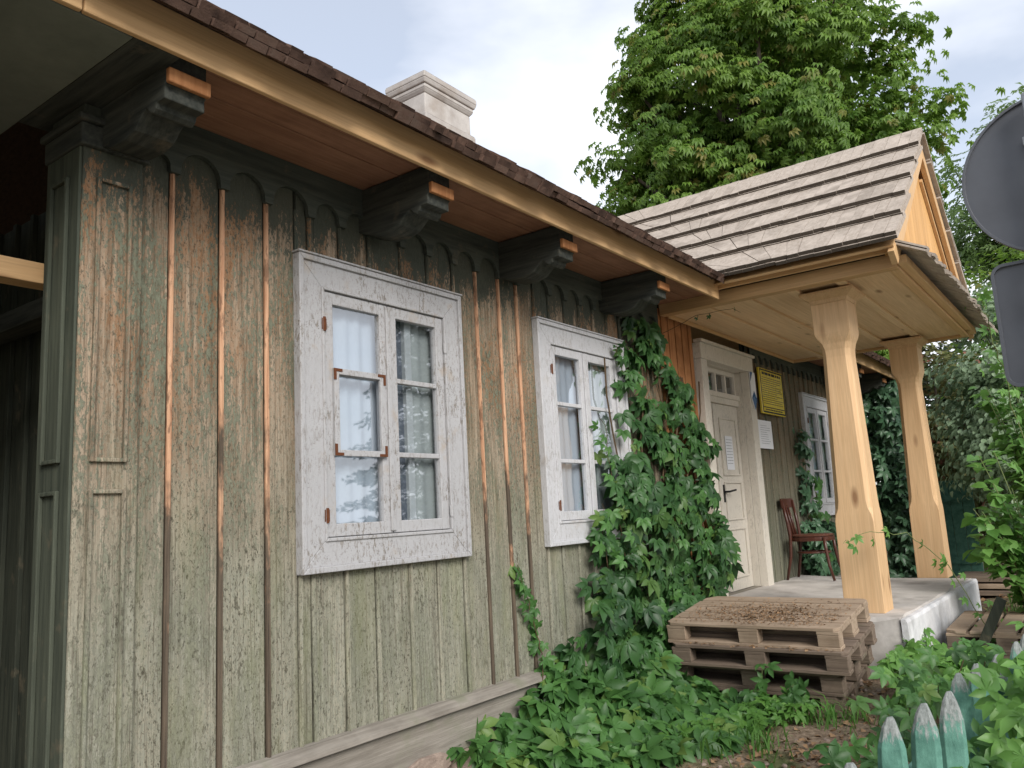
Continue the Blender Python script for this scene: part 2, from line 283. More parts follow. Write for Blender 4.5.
# ------------------------------------------------------------------ mesh helpers
WL = {}
def link(o, parent=None):
    col.objects.link(o)
    if parent is not None:
        o.parent = parent; o.matrix_parent_inverse = Matrix.Translation(-WL.get(parent.name, Vector()))
        WL[o.name] = WL.get(parent.name, Vector())*0
        WL[o.name] = Vector()
    else: WL[o.name] = Vector(o.location)
    return o
def thing(name, label, cat, loc=(0, 0, 0), group=None):
    o = bpy.data.objects.new(name, None); o.location = loc; o.empty_display_size = .1; link(o); WL[o.name] = Vector(loc)
    o['label'] = label; o['category'] = cat
    if group: o['group'] = group
    return o
def tag(o, label=None, cat=None, group=None, kind=None):
    for k, v in (('label', label), ('category', cat), ('group', group), ('kind', kind)):
        if v: o[k] = v
    return o
class MB:
    def __init__(s): s.v = []; s.f = []; s.r = []; s.q = None
    def add(s, vs, fs, r=None):
        k = len(s.v); s.v += [tuple(p) for p in vs]; r = random.random() if r is None else r
        s.f += [tuple(i+k for i in f) for f in fs]; s.r += (list(r) if isinstance(r, list) else [r]*len(fs)); return s
    def box(s, x0, x1, y0, y1, z0, z1, r=None):
        return s.add([(x, y, z) for z in (z0, z1) for y in (y0, y1) for x in (x0, x1)],
                     [(0, 2, 3, 1), (4, 5, 7, 6), (0, 1, 5, 4), (2, 6, 7, 3), (0, 4, 6, 2), (1, 3, 7, 5)], r)
    def obox(s, c, ax, ay, az, hx, hy, hz, r=None):
        c = Vector(c); A = [Vector(a).normalized()*h for a, h in ((ax, hx), (ay, hy), (az, hz))]
        return s.add([c+A[0]*i+A[1]*j+A[2]*k for k in (-1, 1) for j in (-1, 1) for i in (-1, 1)],
                     [(0, 2, 3, 1), (4, 5, 7, 6), (0, 1, 5, 4), (2, 6, 7, 3), (0, 4, 6, 2), (1, 3, 7, 5)], r)
    def rings(s, R, cap=True, r=None):                # list of rings of equal count
        n = len(R[0]); vs = [p for q in R for p in q]; fs = []
        for i in range(len(R)-1):
            for j in range(n): fs.append((i*n+j, i*n+(j+1) % n, (i+1)*n+(j+1) % n, (i+1)*n+j))
        if cap: fs += [tuple(range(n))[::-1], tuple((len(R)-1)*n+j for j in range(n))]
        return s.add(vs, fs, r)
    def tube(s, pts, rad, n=6, r=None):
        pts = [Vector(p) for p in pts]; R = []
        for i, p in enumerate(pts):
            d = (pts[min(i+1, len(pts)-1)]-pts[max(i-1, 0)]).normalized()
            a = d.cross(Vector((0, 0, 1)) if abs(d.z) < .9 else Vector((1, 0, 0))).normalized(); b = d.cross(a)
            q = rad[i] if isinstance(rad, (list, tuple)) else rad
            R.append([p+a*q*math.cos(2*math.pi*k/n)+b*q*math.sin(2*math.pi*k/n) for k in range(n)])
        return s.rings(R, True, r)
    def prism(s, poly, fn0, fn1, r=None):             # polygon mapped through two functions (two ends)
        return s.rings([[fn0(*p) for p in poly], [fn1(*p) for p in poly]], True, r)
    def build(s, name, mat, parent=None, bevel=0, smooth=False, fix=True):
        m = bpy.data.meshes.new(name); m.from_pydata(s.v, [], s.f)
        a = m.attributes.new('rnd', 'FLOAT', 'FACE'); a.data.foreach_set('value', s.r)
        if s.q: b = m.attributes.new('wear', 'FLOAT', 'POINT'); b.data.foreach_set('value', s.q)
        m.materials.append(mat); o = bpy.data.objects.new(name, m); link(o, parent)
        import bmesh
        bm = bmesh.new(); bm.from_mesh(m)
        if not fix: bm.free(); bm = bmesh.new(); bm.from_mesh(m)
        else: bmesh.ops.recalc_face_normals(bm, faces=bm.faces); bm.to_mesh(m)
        bm.free()
        if smooth: m.polygons.foreach_set('use_smooth', [True]*len(m.polygons))
        if bevel:
            md = o.modifiers.new('bevel', 'BEVEL'); md.width = bevel; md.segments = 2; md.limit_method = 'ANGLE'; md.angle_limit = math.radians(40)
        return o
def np_obj(name, V, T, rnd, mat, parent=None):
    m = bpy.data.meshes.new(name); n = len(T)
    m.vertices.add(len(V)); m.vertices.foreach_set('co', np.asarray(V, np.float32).ravel())
    m.loops.add(n*3); m.loops.foreach_set('vertex_index', np.asarray(T, np.int32).ravel())
    m.polygons.add(n); m.polygons.foreach_set('loop_start', np.arange(0, n*3, 3, dtype=np.int32)); m.polygons.foreach_set('loop_total', np.full(n, 3, np.int32))
    a = m.attributes.new('rnd', 'FLOAT', 'FACE'); a.data.foreach_set('value', np.asarray(rnd, np.float32))
    m.update(); m.validate(); m.materials.append(mat); o = bpy.data.objects.new(name, m); return link(o, parent)

# leaf templates: x across, y towards the tip, z up (facing)
def leaflet(wd=.3, fold=.10, droop=.18, rich=True):
    if rich:
        v = [(0, 0, 0), (0, .35, .0), (0, .72, -droop*.45), (0, 1, -droop), (wd*.8, .30, fold), (wd*.85, .62, fold-droop*.3), (-wd*.8, .30, fold), (-wd*.85, .62, fold-droop*.3)]
        t = [(0, 4, 1), (1, 4, 5), (1, 5, 2), (2, 5, 3), (0, 1, 6), (1, 7, 6), (1, 2, 7), (2, 3, 7)]
    else:
        v = [(0, 0, 0), (0, .6, -droop*.3), (0, 1, -droop), (wd, .55, fold), (-wd, .55, fold)]
        t = [(0, 3, 1), (1, 3, 2), (0, 1, 4), (1, 2, 4)]
    return np.array(v, float), np.array(t, int)
def compound(angles, lens, wd=.3, rich=True, lift=0, droop=.18, petiole=.0, fold=.1):
    V, T = [], []
    for a, L in zip(angles, lens):
        v, t = leaflet(wd, fold, droop, rich); v = v*L; ca, sa = math.cos(a), math.sin(a)
        q = v.copy(); q[:, 0] = ca*v[:, 0]+sa*v[:, 1]; q[:, 1] = -sa*v[:, 0]+ca*v[:, 1]+petiole; q[:, 2] += lift*L*v[:, 1]
        T.append(t+sum(len(k) for k in V)); V.append(q)
    return np.vstack(V), np.vstack(T)
R_ = math.radians
TPL_VC = compound([R_(a) for a in (-112, -55, 0, 55, 112)], [.72, .95, 1.05, .95, .72], .27, True, 0, .25)
TPL_VW = compound([R_(a) for a in (-88, -42, 0, 42, 88)], [.7, .92, 1.05, .92, .7], .27, True, 0, .28)
TPL_CH = compound([R_(a) for a in (-110, -72, -36, 0, 36, 72, 110)], [.6, .85, .98, 1.05, .98, .85, .6], .235, False, 0, .5)
TPL_ONE = compound([0], [1.0], .36, True, 0, .22)
TPL_SM = compound([0], [1.0], .42, False, 0, .2)
TPL_PIN = compound([0, R_(55), R_(-55), R_(60), R_(-60)], [.55, .5, .5, .5, .5], .2, False, 0, .2)
TPL_PIN[0][5:10, 1] += .25; TPL_PIN[0][10:15, 1] += .25; TPL_PIN[0][0:5, 1] += .5
def leaves(name, P, N, T, S, tpl, mat, parent=None, rnd=None):
    P, N, T = (np.asarray(a, float) for a in (P, N, T)); S = np.asarray(S, float)
    N = N/np.linalg.norm(N, axis=1, keepdims=True); T = T-(T*N).sum(1, keepdims=True)*N; T = T/(np.linalg.norm(T, axis=1, keepdims=True)+1e-9); X = np.cross(T, N)
    tv, tt = tpl; k = len(tv); n = len(P)
    V = P[:, None, :]+S[:, None, None]*(tv[None, :, 0:1]*X[:, None, :]+tv[None, :, 1:2]*T[:, None, :]+tv[None, :, 2:3]*N[:, None, :])
    TT = (tt[None]+(np.arange(n)*k)[:, None, None]).reshape(-1, 3)
    if rnd is None: rnd = RNG.random(n)
    return np_obj(name, V.reshape(-1, 3), TT, np.repeat(rnd, len(tt)), mat, parent)
def rn(n, s=1): return RNG.normal(0, s, (n, 3))

# ------------------------------------------------------------------ the ground
def gz(x, y):
    k = np.clip((x-3.4)/2.4, 0, 1); m = np.clip((x-5.5)/.6, 0, 1)*np.clip((7.2-x)/.6, 0, 1)*np.clip((y+1.75)/.2, 0, 1); return .0+.10*k+.06*m
xs = np.concatenate([[-400, -60, -12], np.arange(-4, 16.01, .16), [20, 30, 60, 400]]); ys = np.concatenate([[-400, -60, -16], np.arange(-5, 1.01, .12), [4, 10, 30, 60, 400]])
G = [(x, y, float(gz(x, y))+(random.uniform(-.012, .012)+.02*math.sin(x*2.3+y*3.1) if -4 < x < 16 and -5 < y < 1 else 0)) for y in ys for x in xs]
gb = MB(); nx = len(xs)
gb.add(G, [(j*nx+i, j*nx+i+1, (j+1)*nx+i+1, (j+1)*nx+i) for j in range(len(ys)-1) for i in range(nx-1)])
g = gb.build('ground', MT['soil'], None, 0, True); tag(g, kind='structure')

b = MB(); b.box(-40, 60, -6.2, -3.35, -.1, .13); tag(b.build('pavement', MT['paving'], None, .01), kind='structure')
b = MB(); b.box(-60, 80, -13.5, -6.324, -.1, .012); tag(b.build('road', MT['asphalt']), kind='structure')
b = MB(); b.box(-40, 60, -6.32, -6.203, -.1, .13); tag(b.build('kerb', MT['paving'], None, .01), kind='structure')
# ------------------------------------------------------------------ the cottage
H = thing('cottage', 'old timber cottage with peeling green board walls, white windows and a new pine porch', 'house', (1.41, 0, 0))
XE = 13.6
WIN = [(2.41, 1.235), (4.39, 1.235), (10.08, 1.225)]; WW, WH = 1.19, 1.51
OPEN = [(x+.13, x+WW-.13, z+.13, z+WH-.13) for x, z in WIN]
DO = (7.2, 8.25, .6, 2.8)
bat = [1.645, 1.787, 2.024, 2.257, 2.43, 2.509, 2.707, 2.909, 3.145, 3.362, 3.585, 3.796, 4.028, 4.223, 4.42, 4.60, 4.80, 5.0, 5.2, 5.40, 5.60, 5.82, 6.04, 6.27]
bat_r = [8.44]+[8.44+.19*i for i in range(1, 27)]
RAW = {1.787, 2.024, 2.257, 3.796, 4.028, 4.223}
def boards(edges, z0, z1, mat, name, y=0.0, openings=()):
    b = MB()
    for a, c in zip(edges[:-1], edges[1:]):
        r = random.random(); dy = random.uniform(-.003, .003); cuts = [a, c]
        for o in openings:
            for e in o[:2]:
                if a < e < c: cuts.append(e)
        cuts.sort()
        for p, q in zip(cuts[:-1], cuts[1:]):
            if p == a: p = a+.004
            if q == c: q = c-.016
            zs = [(z0, z1)]
            for o in openings:
                if o[0]-1e-4 <= p and q <= o[1]+1e-4 or (o[0] < (p+q)/2 < o[1]): zs = [(z0, o[2]), (o[3], z1)]
            for u, v in zs:
                if v > u: b.box(p+.001, q-.001, y+dy, y+.03+dy, u, v, r)
    return b.build(name, mat, H)
boards([1.43]+bat, .47, 3.17, MT['wall'], 'board_wall', 0, OPEN)
bo = [6.27+.14*i for i in range(6)]+[7.058]
tag(boards(bo, .47, 3.17, MT['orange'], 'board_wall', .012), 'bare orange boards beside the door')
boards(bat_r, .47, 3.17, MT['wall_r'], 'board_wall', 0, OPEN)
def batten(x, z0, z1, mat, wd=.021, raw=False):
    poly = [(-wd, 0), (-wd, -.010), (-wd*.45, -.018), (wd*.45, -.018), (wd, -.010), (wd, 0)]
    t = random.uniform(-.004, .004)
    b = MB(); b.prism(poly, lambda u, v: (x+u+t, v+.004, z0), lambda u, v: (x+u-t, v+.004, z1))
    o = b.build('batten', mat, H)
    if raw: tag(o, 'batten stripped to raw orange wood')
for x in bat[1:]+bat_r:
    hit = [o for o in WIN if o[0]-.02 < x < o[0]+WW+.02]; z1 = 2.965; mat = MT['batten'] if x in RAW else (MT['wall'] if x < 8 else MT['wall_r'])
    wd = .0105 if x in RAW else .0115
    if hit:
        z = hit[0][1]; batten(x, .49, z-.002, mat, wd); batten(x, z+WH+.003, z1, mat, wd)
    else: batten(x, .49, z1, mat, wd, x in RAW)
b = MB()
for x0, x1, z0, z1 in ((1.42, 2.53, .3, 3.17), (3.47, 4.51, .3, 3.17), (5.47, 7.05, .3, 3.17), (8.42, 10.2, .3, 3.17), (11.15, XE-.04, .3, 3.17), (2.53, 3.47, .3, 1.35), (4.51, 5.47, .3, 1.35), (10.2, 11.15, .3, 1.35), (2.53, 3.47, 2.63, 3.17), (4.51, 5.47, 2.63, 3.17), (10.2, 11.15, 2.63, 3.17)): b.box(x0, x1, .048, .075, z0, z1)
b.build('log_core', MT['darkz'], H)
# scalloped frieze
def frieze(edges):
    b = MB(); y0, y1 = -.030, -.006
    for a, c in zip(edges[:-1], edges[1:]):
        hw = .022; m = (a+c)/2; rx = (c-a)/2-hw; pts = [(a, 2.945), (a+hw, 2.945)]
        for k in range(1, 10):
            th = math.pi*k/10; pts.append((m-rx*math.cos(th), 2.945+.018+min(rx, .1)*math.sin(th)))
        pts += [(c-hw, 2.945), (c, 2.945)]
        for p, q in zip(pts[:-1], pts[1:]):
            b.add([(p[0], y0, p[1]), (q[0], y0, q[1]), (q[0], y0, 3.188), (p[0], y0, 3.188), (p[0], y1, p[1]), (q[0], y1, q[1])],
                  [(0, 1, 2, 3), (0, 4, 5, 1)], .5)
    b.build('frieze_board', MT['frieze'], H)
fe = [x for x in bat if x not in (2.43, 4.42)]
frieze([1.43]+fe); frieze(bat_r)
# corner pilaster with raised panel mouldings on both faces
b = MB(); b.box(1.405, 1.645, -.034, .235, .47, 3.16); b.build('corner_pilaster', MT['wall'], H, .006)
def moulding(b, f, u0, u1, z0, z1):                   # picture-frame moulding: f maps (u, depth, z)
    def bar(a0, a1, c0, c1):
        vs = [f(u, d, z) for z in (c0, c1) for d in (0, .016) for u in (a0, a1)]
        b.add(vs, [(0, 2, 3, 1), (4, 5, 7, 6), (0, 1, 5, 4), (2, 6, 7, 3), (0, 4, 6, 2), (1, 3, 7, 5)], .4)
    w_ = .016
    bar(u0, u0+w_, z0, z1); bar(u1-w_, u1, z0, z1); bar(u0+w_, u1-w_, z0, z0+w_); bar(u0+w_, u1-w_, z1-w_, z1)
for z0, z1 in ((1.725, 2.82), (.62, 1.625)):
    b = MB(); moulding(b, lambda u, d, z: (u, -.0345-d, z), 1.455, 1.595, z0, z1); b.build('panel_moulding', MT['wall'], H, .004)
b = MB(); b.box(1.385, 1.66, -.058, .25, 2.93, 3.02); b.box(1.37, 1.68, -.075, .265, 3.022, 3.05); b.build('capital_board', MT['darkw'], H, .008)
b = MB(); b.box(1.392, 1.4035, -.030, .232, .47, 2.928); tag(b.build('return_board', MT['darker'], H, .003), 'dark green side of the corner')  # thin board over the return, a darker green than the front
b = MB()
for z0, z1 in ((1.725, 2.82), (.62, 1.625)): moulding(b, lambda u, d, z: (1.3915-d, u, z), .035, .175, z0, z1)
b.build('panel_moulding', MT['darker'], H, .004)
lw = MB()  # unseen wing wall, added to keep light off the corner return
for i in range(26): lw.box(-7.2+i*.22, -6.985+i*.22, .0, .03, .3, 3.09)
for i in range(17): lw.box(-1.49, -1.46, .035+i*.22, .25+i*.22, .3, 3.09)
tag(lw.build('board_wall', MT['wall'], H), 'unseen wing wall added across the passage to block light')
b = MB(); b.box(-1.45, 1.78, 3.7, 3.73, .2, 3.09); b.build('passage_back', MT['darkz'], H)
# recessed end wall and beams in the dark passage on the left
b = MB()
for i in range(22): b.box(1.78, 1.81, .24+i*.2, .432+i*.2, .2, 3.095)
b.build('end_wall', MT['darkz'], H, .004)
b = MB()
for i in range(22): b.box(1.755, 1.779, .42+i*.2, .455+i*.2, .2, 3.095)
b.box(1.50, 1.78, .236, .262, .2, 2.9)
b.build('end_wall_battens', MT['darkz'], H, .004)
b = MB(); b.box(-2.0, 1.777, .30, .40, 2.46, 2.545); tag(b.build('tie_beam', MT['pine_x'], H, .004), 'new pine beam across the passage')
b = MB(); b.box(1.60, 1.72, .263, 3.69, 2.44, 2.53); b.build('tie_beam', MT['darkw'], H, .006)
b = MB(); b.box(-4, 1.30, -.575, 3.6, 3.10, 3.13); b.build('passage_ceiling', MT['panel'], H, .003)
# skirting and foundation
b = MB(); b.rings([[(x, 0.0, .505), (x, -.03, .50), (x, -.075, .475), (x, -.08, .455), (x, -.04, .445), (x, .0, .44)] for x in [1.38+i*.2 for i in range(30)]+[7.05]]); b.build('drip_board', MT['skirt'], H)
b = MB(); b.box(1.40, 4.2, -.035, .03, .235, .439); b.box(4.204, 7.05, -.033, .03, .235, .439); b.build('skirting_board', MT['skirt'], H, .005)
b = MB()
x = 1.40
while x < 6.35:
    z = -.2
    wd = random.uniform(.18, .36)
    while z < .20:
        hh = random.uniform(.10, .17)
        c = Vector((x+wd/2, .02, z+hh/2)); R = []
        for yy, k in ((.14, 1), (-.03, 1), (-.052, .84)):
            R.append([c+Vector((u*wd/2*k*.97+random.uniform(-.012, .012), yy-.02, v*hh/2*k*.95+random.uniform(-.01, .01))) for u, v in ((-1, -.5), (-.6, -1), (.6, -1), (1, -.4), (1, .5), (.5, 1), (-.5, 1), (-1, .6))])
        b.rings(R); z += hh
    x += wd
b.box(1.40, 6.38, -.015, .2, -.2, .232)
b.build('foundation', MT['stone'], H, .006)
b = MB(); b.box(8.41, XE, -.02, .03, .2, .469); b.build('skirting_board', MT['skirt'], H, .005)
# room boxes behind the windows
for (x, z) in WIN:
    b = MB(); x0, x1 = x-.5, x+WW+.9
    b.add([(x0, .16, .7), (x1, .16, .7), (x1, 2.2, .7), (x0, 2.2, .7), (x0, .16, 2.85), (x1, .16, 2.85), (x1, 2.2, 2.85), (x0, 2.2, 2.85)], [(0, 1, 2, 3), (4, 5, 6, 7), (3, 2, 6, 7), (0, 3, 7, 4), (1, 2, 6, 5)])
    b.build('room', MT['room'], H)

def window(x, z, mat, vent=False):
    b = MB(); fw_ = .125                               # casing: mitred boards with an outer bead
    def ring(i, o, y0, y1):
        (a0, a1, c0, c1), (p0, p1, q0, q1) = i, o
        A = [(p0, q0), (p1, q0), (p1, q1), (p0, q1)]; I = [(a0, c0), (a1, c0), (a1, c1), (a0, c1)]
        for k in range(4):
            j = (k+1) % 4; pl = [A[k], A[j], I[j], I[k]]
            b.prism(pl, lambda u, v: (u, y0, v), lambda u, v: (u, y1, v))
    X1, Z1 = x+WW, z+WH
    ring((x+.155, X1-.155, z+.155, Z1-.155), (x+.026, X1-.026, z+.026, Z1-.026), -.036, .03)
    ring((x+.028, X1-.028, z+.028, Z1-.028), (x, X1, z, Z1), -.050, .0)
    ring((x+.157, X1-.157, z+.157, Z1-.157), (x+.140, X1-.140, z+.140, Z1-.140), -.044, .02)
    b.box(x-.006, X1+.006, -.058, -.0, Z1+.001, Z1+.012)
    wo = b.build('window', mat, H, .004)
    xi0, xi1, zi0, zi1 = x+.16, X1-.16, z+.16, Z1-.16; xm = (xi0+xi1)/2; dz = (zi1-zi0)
    for s in (0, 1):
        a0, a1 = (xi0, xm-.003) if s == 0 else (xm+.003, xi1); b = MB(); st = .058
        b.box(a0, a0+st, -.030, .008, zi0, zi1); b.box(a1-st, a1, -.030, .008, zi0, zi1)
        b.box(a0+st, a1-st, -.029, .008, zi0, zi0+.06); b.box(a0+st, a1-st, -.029, .008, zi1-.06, zi1)
        zz = [zi0+.06, zi0+dz*.335, zi0+dz*.665, zi1-.06]
        for k in (1, 2): b.box(a0+st, a1-st, -.026, .006, zz[k]-.013, zz[k]+.013)
        if s == 0: b.box(xm-.022, xm+.014, -.040, -.0305, zi0+.01, zi1-.01)
        b.build('sash', mat, wo, .004)
        for k in range(3):
            g = MB(); ti = random.uniform(-.004, .004); g.add([(a0+st-.004, -.008+ti, zz[k]), (a1-st+.004, -.008-ti, zz[k]), (a1-st+.004, -.008-ti, zz[k+1]), (a0+st-.004, -.008+ti, zz[k+1])], [(0, 1, 2, 3)]); g.build('pane', MT['glass'], wo, fix=False)
        if vent and s == 0:
            v = MB(); p0, p1, q0, q1 = a0+st-.012, a1-st+.012, zz[1]-.018, zz[2]+.018; y0, y1 = -.047, -.0305
            v.box(p0, p0+.032, y0, y1, q0, q1); v.box(p1-.032, p1, y0, y1, q0, q1); v.box(p0+.032, p1-.032, y0, y1, q0, q0+.03); v.box(p0+.032, p1-.032, y0, y1, q1-.03, q1); v.build('vent_frame', mat, wo, .003)
            for cx, sx in ((p0, 1), (p1, -1)):
                for cz, sz in ((q0, 1), (q1, -1)):
                    h = MB(); e = sorted((cx-.004*sx, cx+.05*sx)); f = sorted((cz+.002*sz, cz+.016*sz)); h.box(e[0], e[1], -.0505, -.0475, f[0], f[1])
                    e = sorted((cx-.004*sx, cx+.012*sx)); f = sorted((cz+.0165*sz, cz+.058*sz)); h.box(e[0], e[1], -.0505, -.0475, f[0], f[1]); h.build('corner_iron', MT['rust'], wo)
        for zc in (zi0+.10, zi1-.17):
            h = MB(); hx = xi0-.008 if s == 0 else xi1+.008
            h.tube([(hx, -.042, zc-.035), (hx, -.042, zc+.035)], .009, 8); h.box(hx-.014, hx+.014, -.0435, -.0405, zc-.028, zc+.028); h.build('hinge', MT['rust'] if s == 0 else mat, wo)
    # inner casement and curtains
    b = MB(); b.box(xi1-.03, xi1+.03, .10, .14, zi0, zi1); b.box(xm+.185, xm+.235, .028, .07, zi0, zi1); b.box(xm+.26, xi1-.03, .105, .135, zi1-.40, zi1-.37)
    b.box(xi0-.12, xi0-.04, .031, .16, zi0-.1, zi1+.1); b.box(xi1+.04, xi1+.12, .031, .16, zi0-.1, zi1+.1)
    b.build('inner_casement', MT['roomw'], wo, .004)
    def drape(a0, a1, y, mat, amp=.012, fq=70):
        d = MB(); n = 46; z0_, z1_ = zi0-.12, zi1+.1; R = []
        for i in range(n+1):
            xx = a0+(a1-a0)*i/n; yy = y+amp*math.sin(fq*xx)+amp*.6*math.sin(fq*.37*xx+1); R.append((xx, yy))
        d.add([(p[0], p[1], z0_) for p in R]+[(p[0], p[1]+.01, z1_) for p in R], [(i, i+1, n+2+i, n+1+i) for i in range(n)]); d.build('curtain', mat, wo, 0, True)
    drape(xi0-.01, xm-.02, .035, MT['curtain'], .006); drape(xm+.01, xm+.20, .045, MT['lace']); drape(xm+.22, xi1+.01, .04, MT['greycurtain'], .004)
    return wo
tag(window(*WIN[0], MT['white'], True), 'grey white window with a rusty-cornered vent pane, nearest the corner')
tag(window(*WIN[1], MT['white2']), 'white window beside the creeper')
tag(window(*WIN[2], MT['white2']), 'white window behind the chair')

# door
b = MB(); y0, y1 = -.055, .03
b.box(7.06, 7.198, y0, y1, .601, 2.80); b.box(8.252, 8.41, y0, y1, .601, 2.80); b.box(7.06, 8.41, y0-.004, y1, 2.802, 2.955); b.box(7.04, 8.43, y0-.03, .0, 2.957, 2.985)
b.box(7.15, 7.2, .032, .15, .601, 2.80); b.box(8.25, 8.30, .032, .15, .601, 2.80); b.box(7.2, 8.25, .032, .15, 2.80, 2.84)
dr = b.build('door_frame', MT['door'], H, .004)
b = MB(); b.box(7.201, 8.249, .07, .14, 2.44, 2.55); b.box(7.201, 8.249, .055, .0695, 2.50, 2.552); b.box(7.201, 8.249, .09, .13, 2.75, 2.799)
for i in range(5): b.box(7.201+i*.2535, 7.235+i*.2535, .09, .128, 2.552, 2.749)
b.build('transom_window', MT['door'], dr, .004)
b = MB(); b.add([(7.2, .115, 2.55), (8.25, .115, 2.55), (8.25, .115, 2.75), (7.2, .115, 2.75)], [(0, 1, 2, 3)]); b.build('transom_pane', MT['glass'], dr, fix=False)
b = MB(); b.box(7.1, 8.35, .5, .55, .5, 2.9); b.build('hall_dark', MT['black'], dr)
for a0, a1 in ((7.205, 7.60), (7.606, 8.245)):
    b = MB(); b.box(a0, a1, .10, .14, .605, 2.438)
    if a1 > 8: b.box(a0-.03, a0+.03, .085, .0995, .62, 2.42)
    for q0, q1 in ((1.72, 2.3), (1.28, 1.66), (.72, 1.2)):
        moulding(b, lambda u, d, z: (u, .0995-d*.9, z), a0+.11, a1-.09, q0, q1)
    dl = b.build('door_leaf', MT['door'], H, .003)
    if a1 > 8:
        b = MB(); b.tube([(7.70, .10, 1.56), (7.70, .04, 1.56), (7.72, .03, 1.565), (7.83, .03, 1.575)], .010, 8); b.box(7.675, 7.725, .0955, .0985, 1.46, 1.63); b.build('door_handle', MT['black'], dl, 0)
b = MB(); b.box(7.04, 8.42, -.07, .2, .565, .6); b.build('threshold', MT['skirt'], H, .006)

# eaves: soffit, brackets, fascia
def soffit(x0, x1):
    b = MB()
    for i in range(4): b.box(x0, x1, -.575+i*.144, -.575+i*.144+.139, 3.19+.002*(i % 2), 3.212)
    b.build('soffit', MT['soffit'], H, .004)
soffit(1.475, 6.36); soffit(9.96, XE+.2)
b = MB(); b.box(1.305, 1.472, -.575, .3, 3.105, 3.2); b.build('soffit_shade', MT['darkw'], H)  # dark board standing in for the shade between passage ceiling and soffit
prof = [(.02, 3.185), (.02, 2.965), (-.05, 2.94), (-.12, 2.915), (-.22, 2.912), (-.29, 2.93), (-.345, 2.975), (-.37, 2.985), (-.385, 2.965), (-.41, 2.952), (-.432, 2.965), (-.44, 2.985), (-.49, 2.985), (-.49, 3.03), (-.50, 3.035), (-.50, 3.185)]
for x in (1.545, 2.925, 4.10, 5.40, 11.2, 12.5):
    b = MB(); wd = .08; b.prism(prof, lambda u, v: (x-wd, u, v), lambda u, v: (x+wd, u, v)); k = b.build('eaves_bracket', MT['darkw'], H, .010)
    b = MB(); b.box(x-wd-.004, x+wd+.004, -.525, -.5015, 3.035, 3.092); tag(b.build('sawn_end', MT['orange'], k, .006), 'sawn end of bare orange wood')
def fascia(x0, x1, n):
    b = MB(); xs_ = [x0+(x1-x0)*i/n for i in range(n+1)]
    for a, c in zip(xs_[:-1], xs_[1:]): b.box(a, c-.004, -.605, -.58, 3.10, 3.255)
    b.build('fascia_board', MT['pine_x'], H, .006)
fascia(-4, 6.25, 2); fascia(10.05, XE+.25, 1)

# main roof
SL = .72; EY, EZ = -.715, 3.180
def mz(y): return EZ+(y-EY)*SL
b = MB()
for x0, x1, y0 in ((-4, 6.15, EY+.02), (6.15, 10.15, -.4), (10.15, XE+.3, EY+.02)):
    for th in (0,):
        b.add([(x0, y0, mz(y0)), (x1, y0, mz(y0)), (x1, 3.6, mz(3.6)), (x0, 3.6, mz(3.6)), (x0, y0, mz(y0)+.03), (x1, y0, mz(y0)+.03), (x1, 3.6, mz(3.6)+.03), (x0, 3.6, mz(3.6)+.03)],
              [(0, 1, 2, 3), (4, 5, 6, 7), (0, 1, 5, 4), (2, 3, 7, 6), (0, 3, 7, 4), (1, 2, 6, 5)])
b.add([(-4, 3.6, mz(3.6)), (XE+.3, 3.6, mz(3.6)), (XE+.3, 8.1, EZ), (-4, 8.1, EZ)], [(0, 1, 2, 3)])
roof = b.build('roof', MT['roofboard'], H)
sl = Vector((0, 1, SL)).normalized(); nrm = Vector((0, -SL, 1)).normalized()
b = MB()
for row in range(16):
    d0 = row*.34; x = -4
    while x < XE+.3:
        wd = random.uniform(.06, .125); cx = x+wd/2
        y0 = EY+sl.y*d0
        if not (6.02 < cx < 10.28 and y0 < 1.4):
            for lay in ((0, 1) if row < 2 else (0,)):
                L = .48; j = random.uniform(-.028, .014); base = Vector((cx+lay*.03, EY, EZ+.006+random.uniform(-.006, .006)))+sl*(d0+j+lay*.02)+nrm*(.033*lay+(.022 if row else 0))
                U = sl*L-nrm*.02; q = random.random()
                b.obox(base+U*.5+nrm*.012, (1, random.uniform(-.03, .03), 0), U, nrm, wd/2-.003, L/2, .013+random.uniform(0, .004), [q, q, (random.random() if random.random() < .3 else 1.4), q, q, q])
        x += wd
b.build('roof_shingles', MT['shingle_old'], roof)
# gable end
b = MB(); b.box(XE-.03, XE, .03, 7, .2, 3.2); b.add([(XE, -.3, 3.2), (XE, 7.5, 3.2), (XE, 3.6, mz(3.6)-.05)], [(0, 1, 2)]); b.build('gable_wall', MT['darkz'], H)
# chimney
b = MB(); cx0, cx1, cy0, cy1 = 6.86, 7.72, 3.07, 3.6
def slab(e, z0, z1, e2=None):
    e2 = e if e2 is None else e2
    b.rings([[(cx0-q, cy0-q, z), (cx1+q, cy0-q, z), (cx1+q, cy1+q, z), (cx0-q, cy1+q, z)] for q, z in ((e, z0), (e2, z1))])
slab(.045, 5.4, 6.27); slab(.045, 6.271, 6.31, .0); slab(0, 6.30, 6.56); slab(.0, 6.561, 6.61, .035); slab(.035, 6.611, 6.66); slab(.05, 6.661, 6.72, .07); slab(.07, 6.721, 6.79); slab(.07, 6.791, 6.815, .04)
b.build('chimney', MT['plaster'], H, .012)

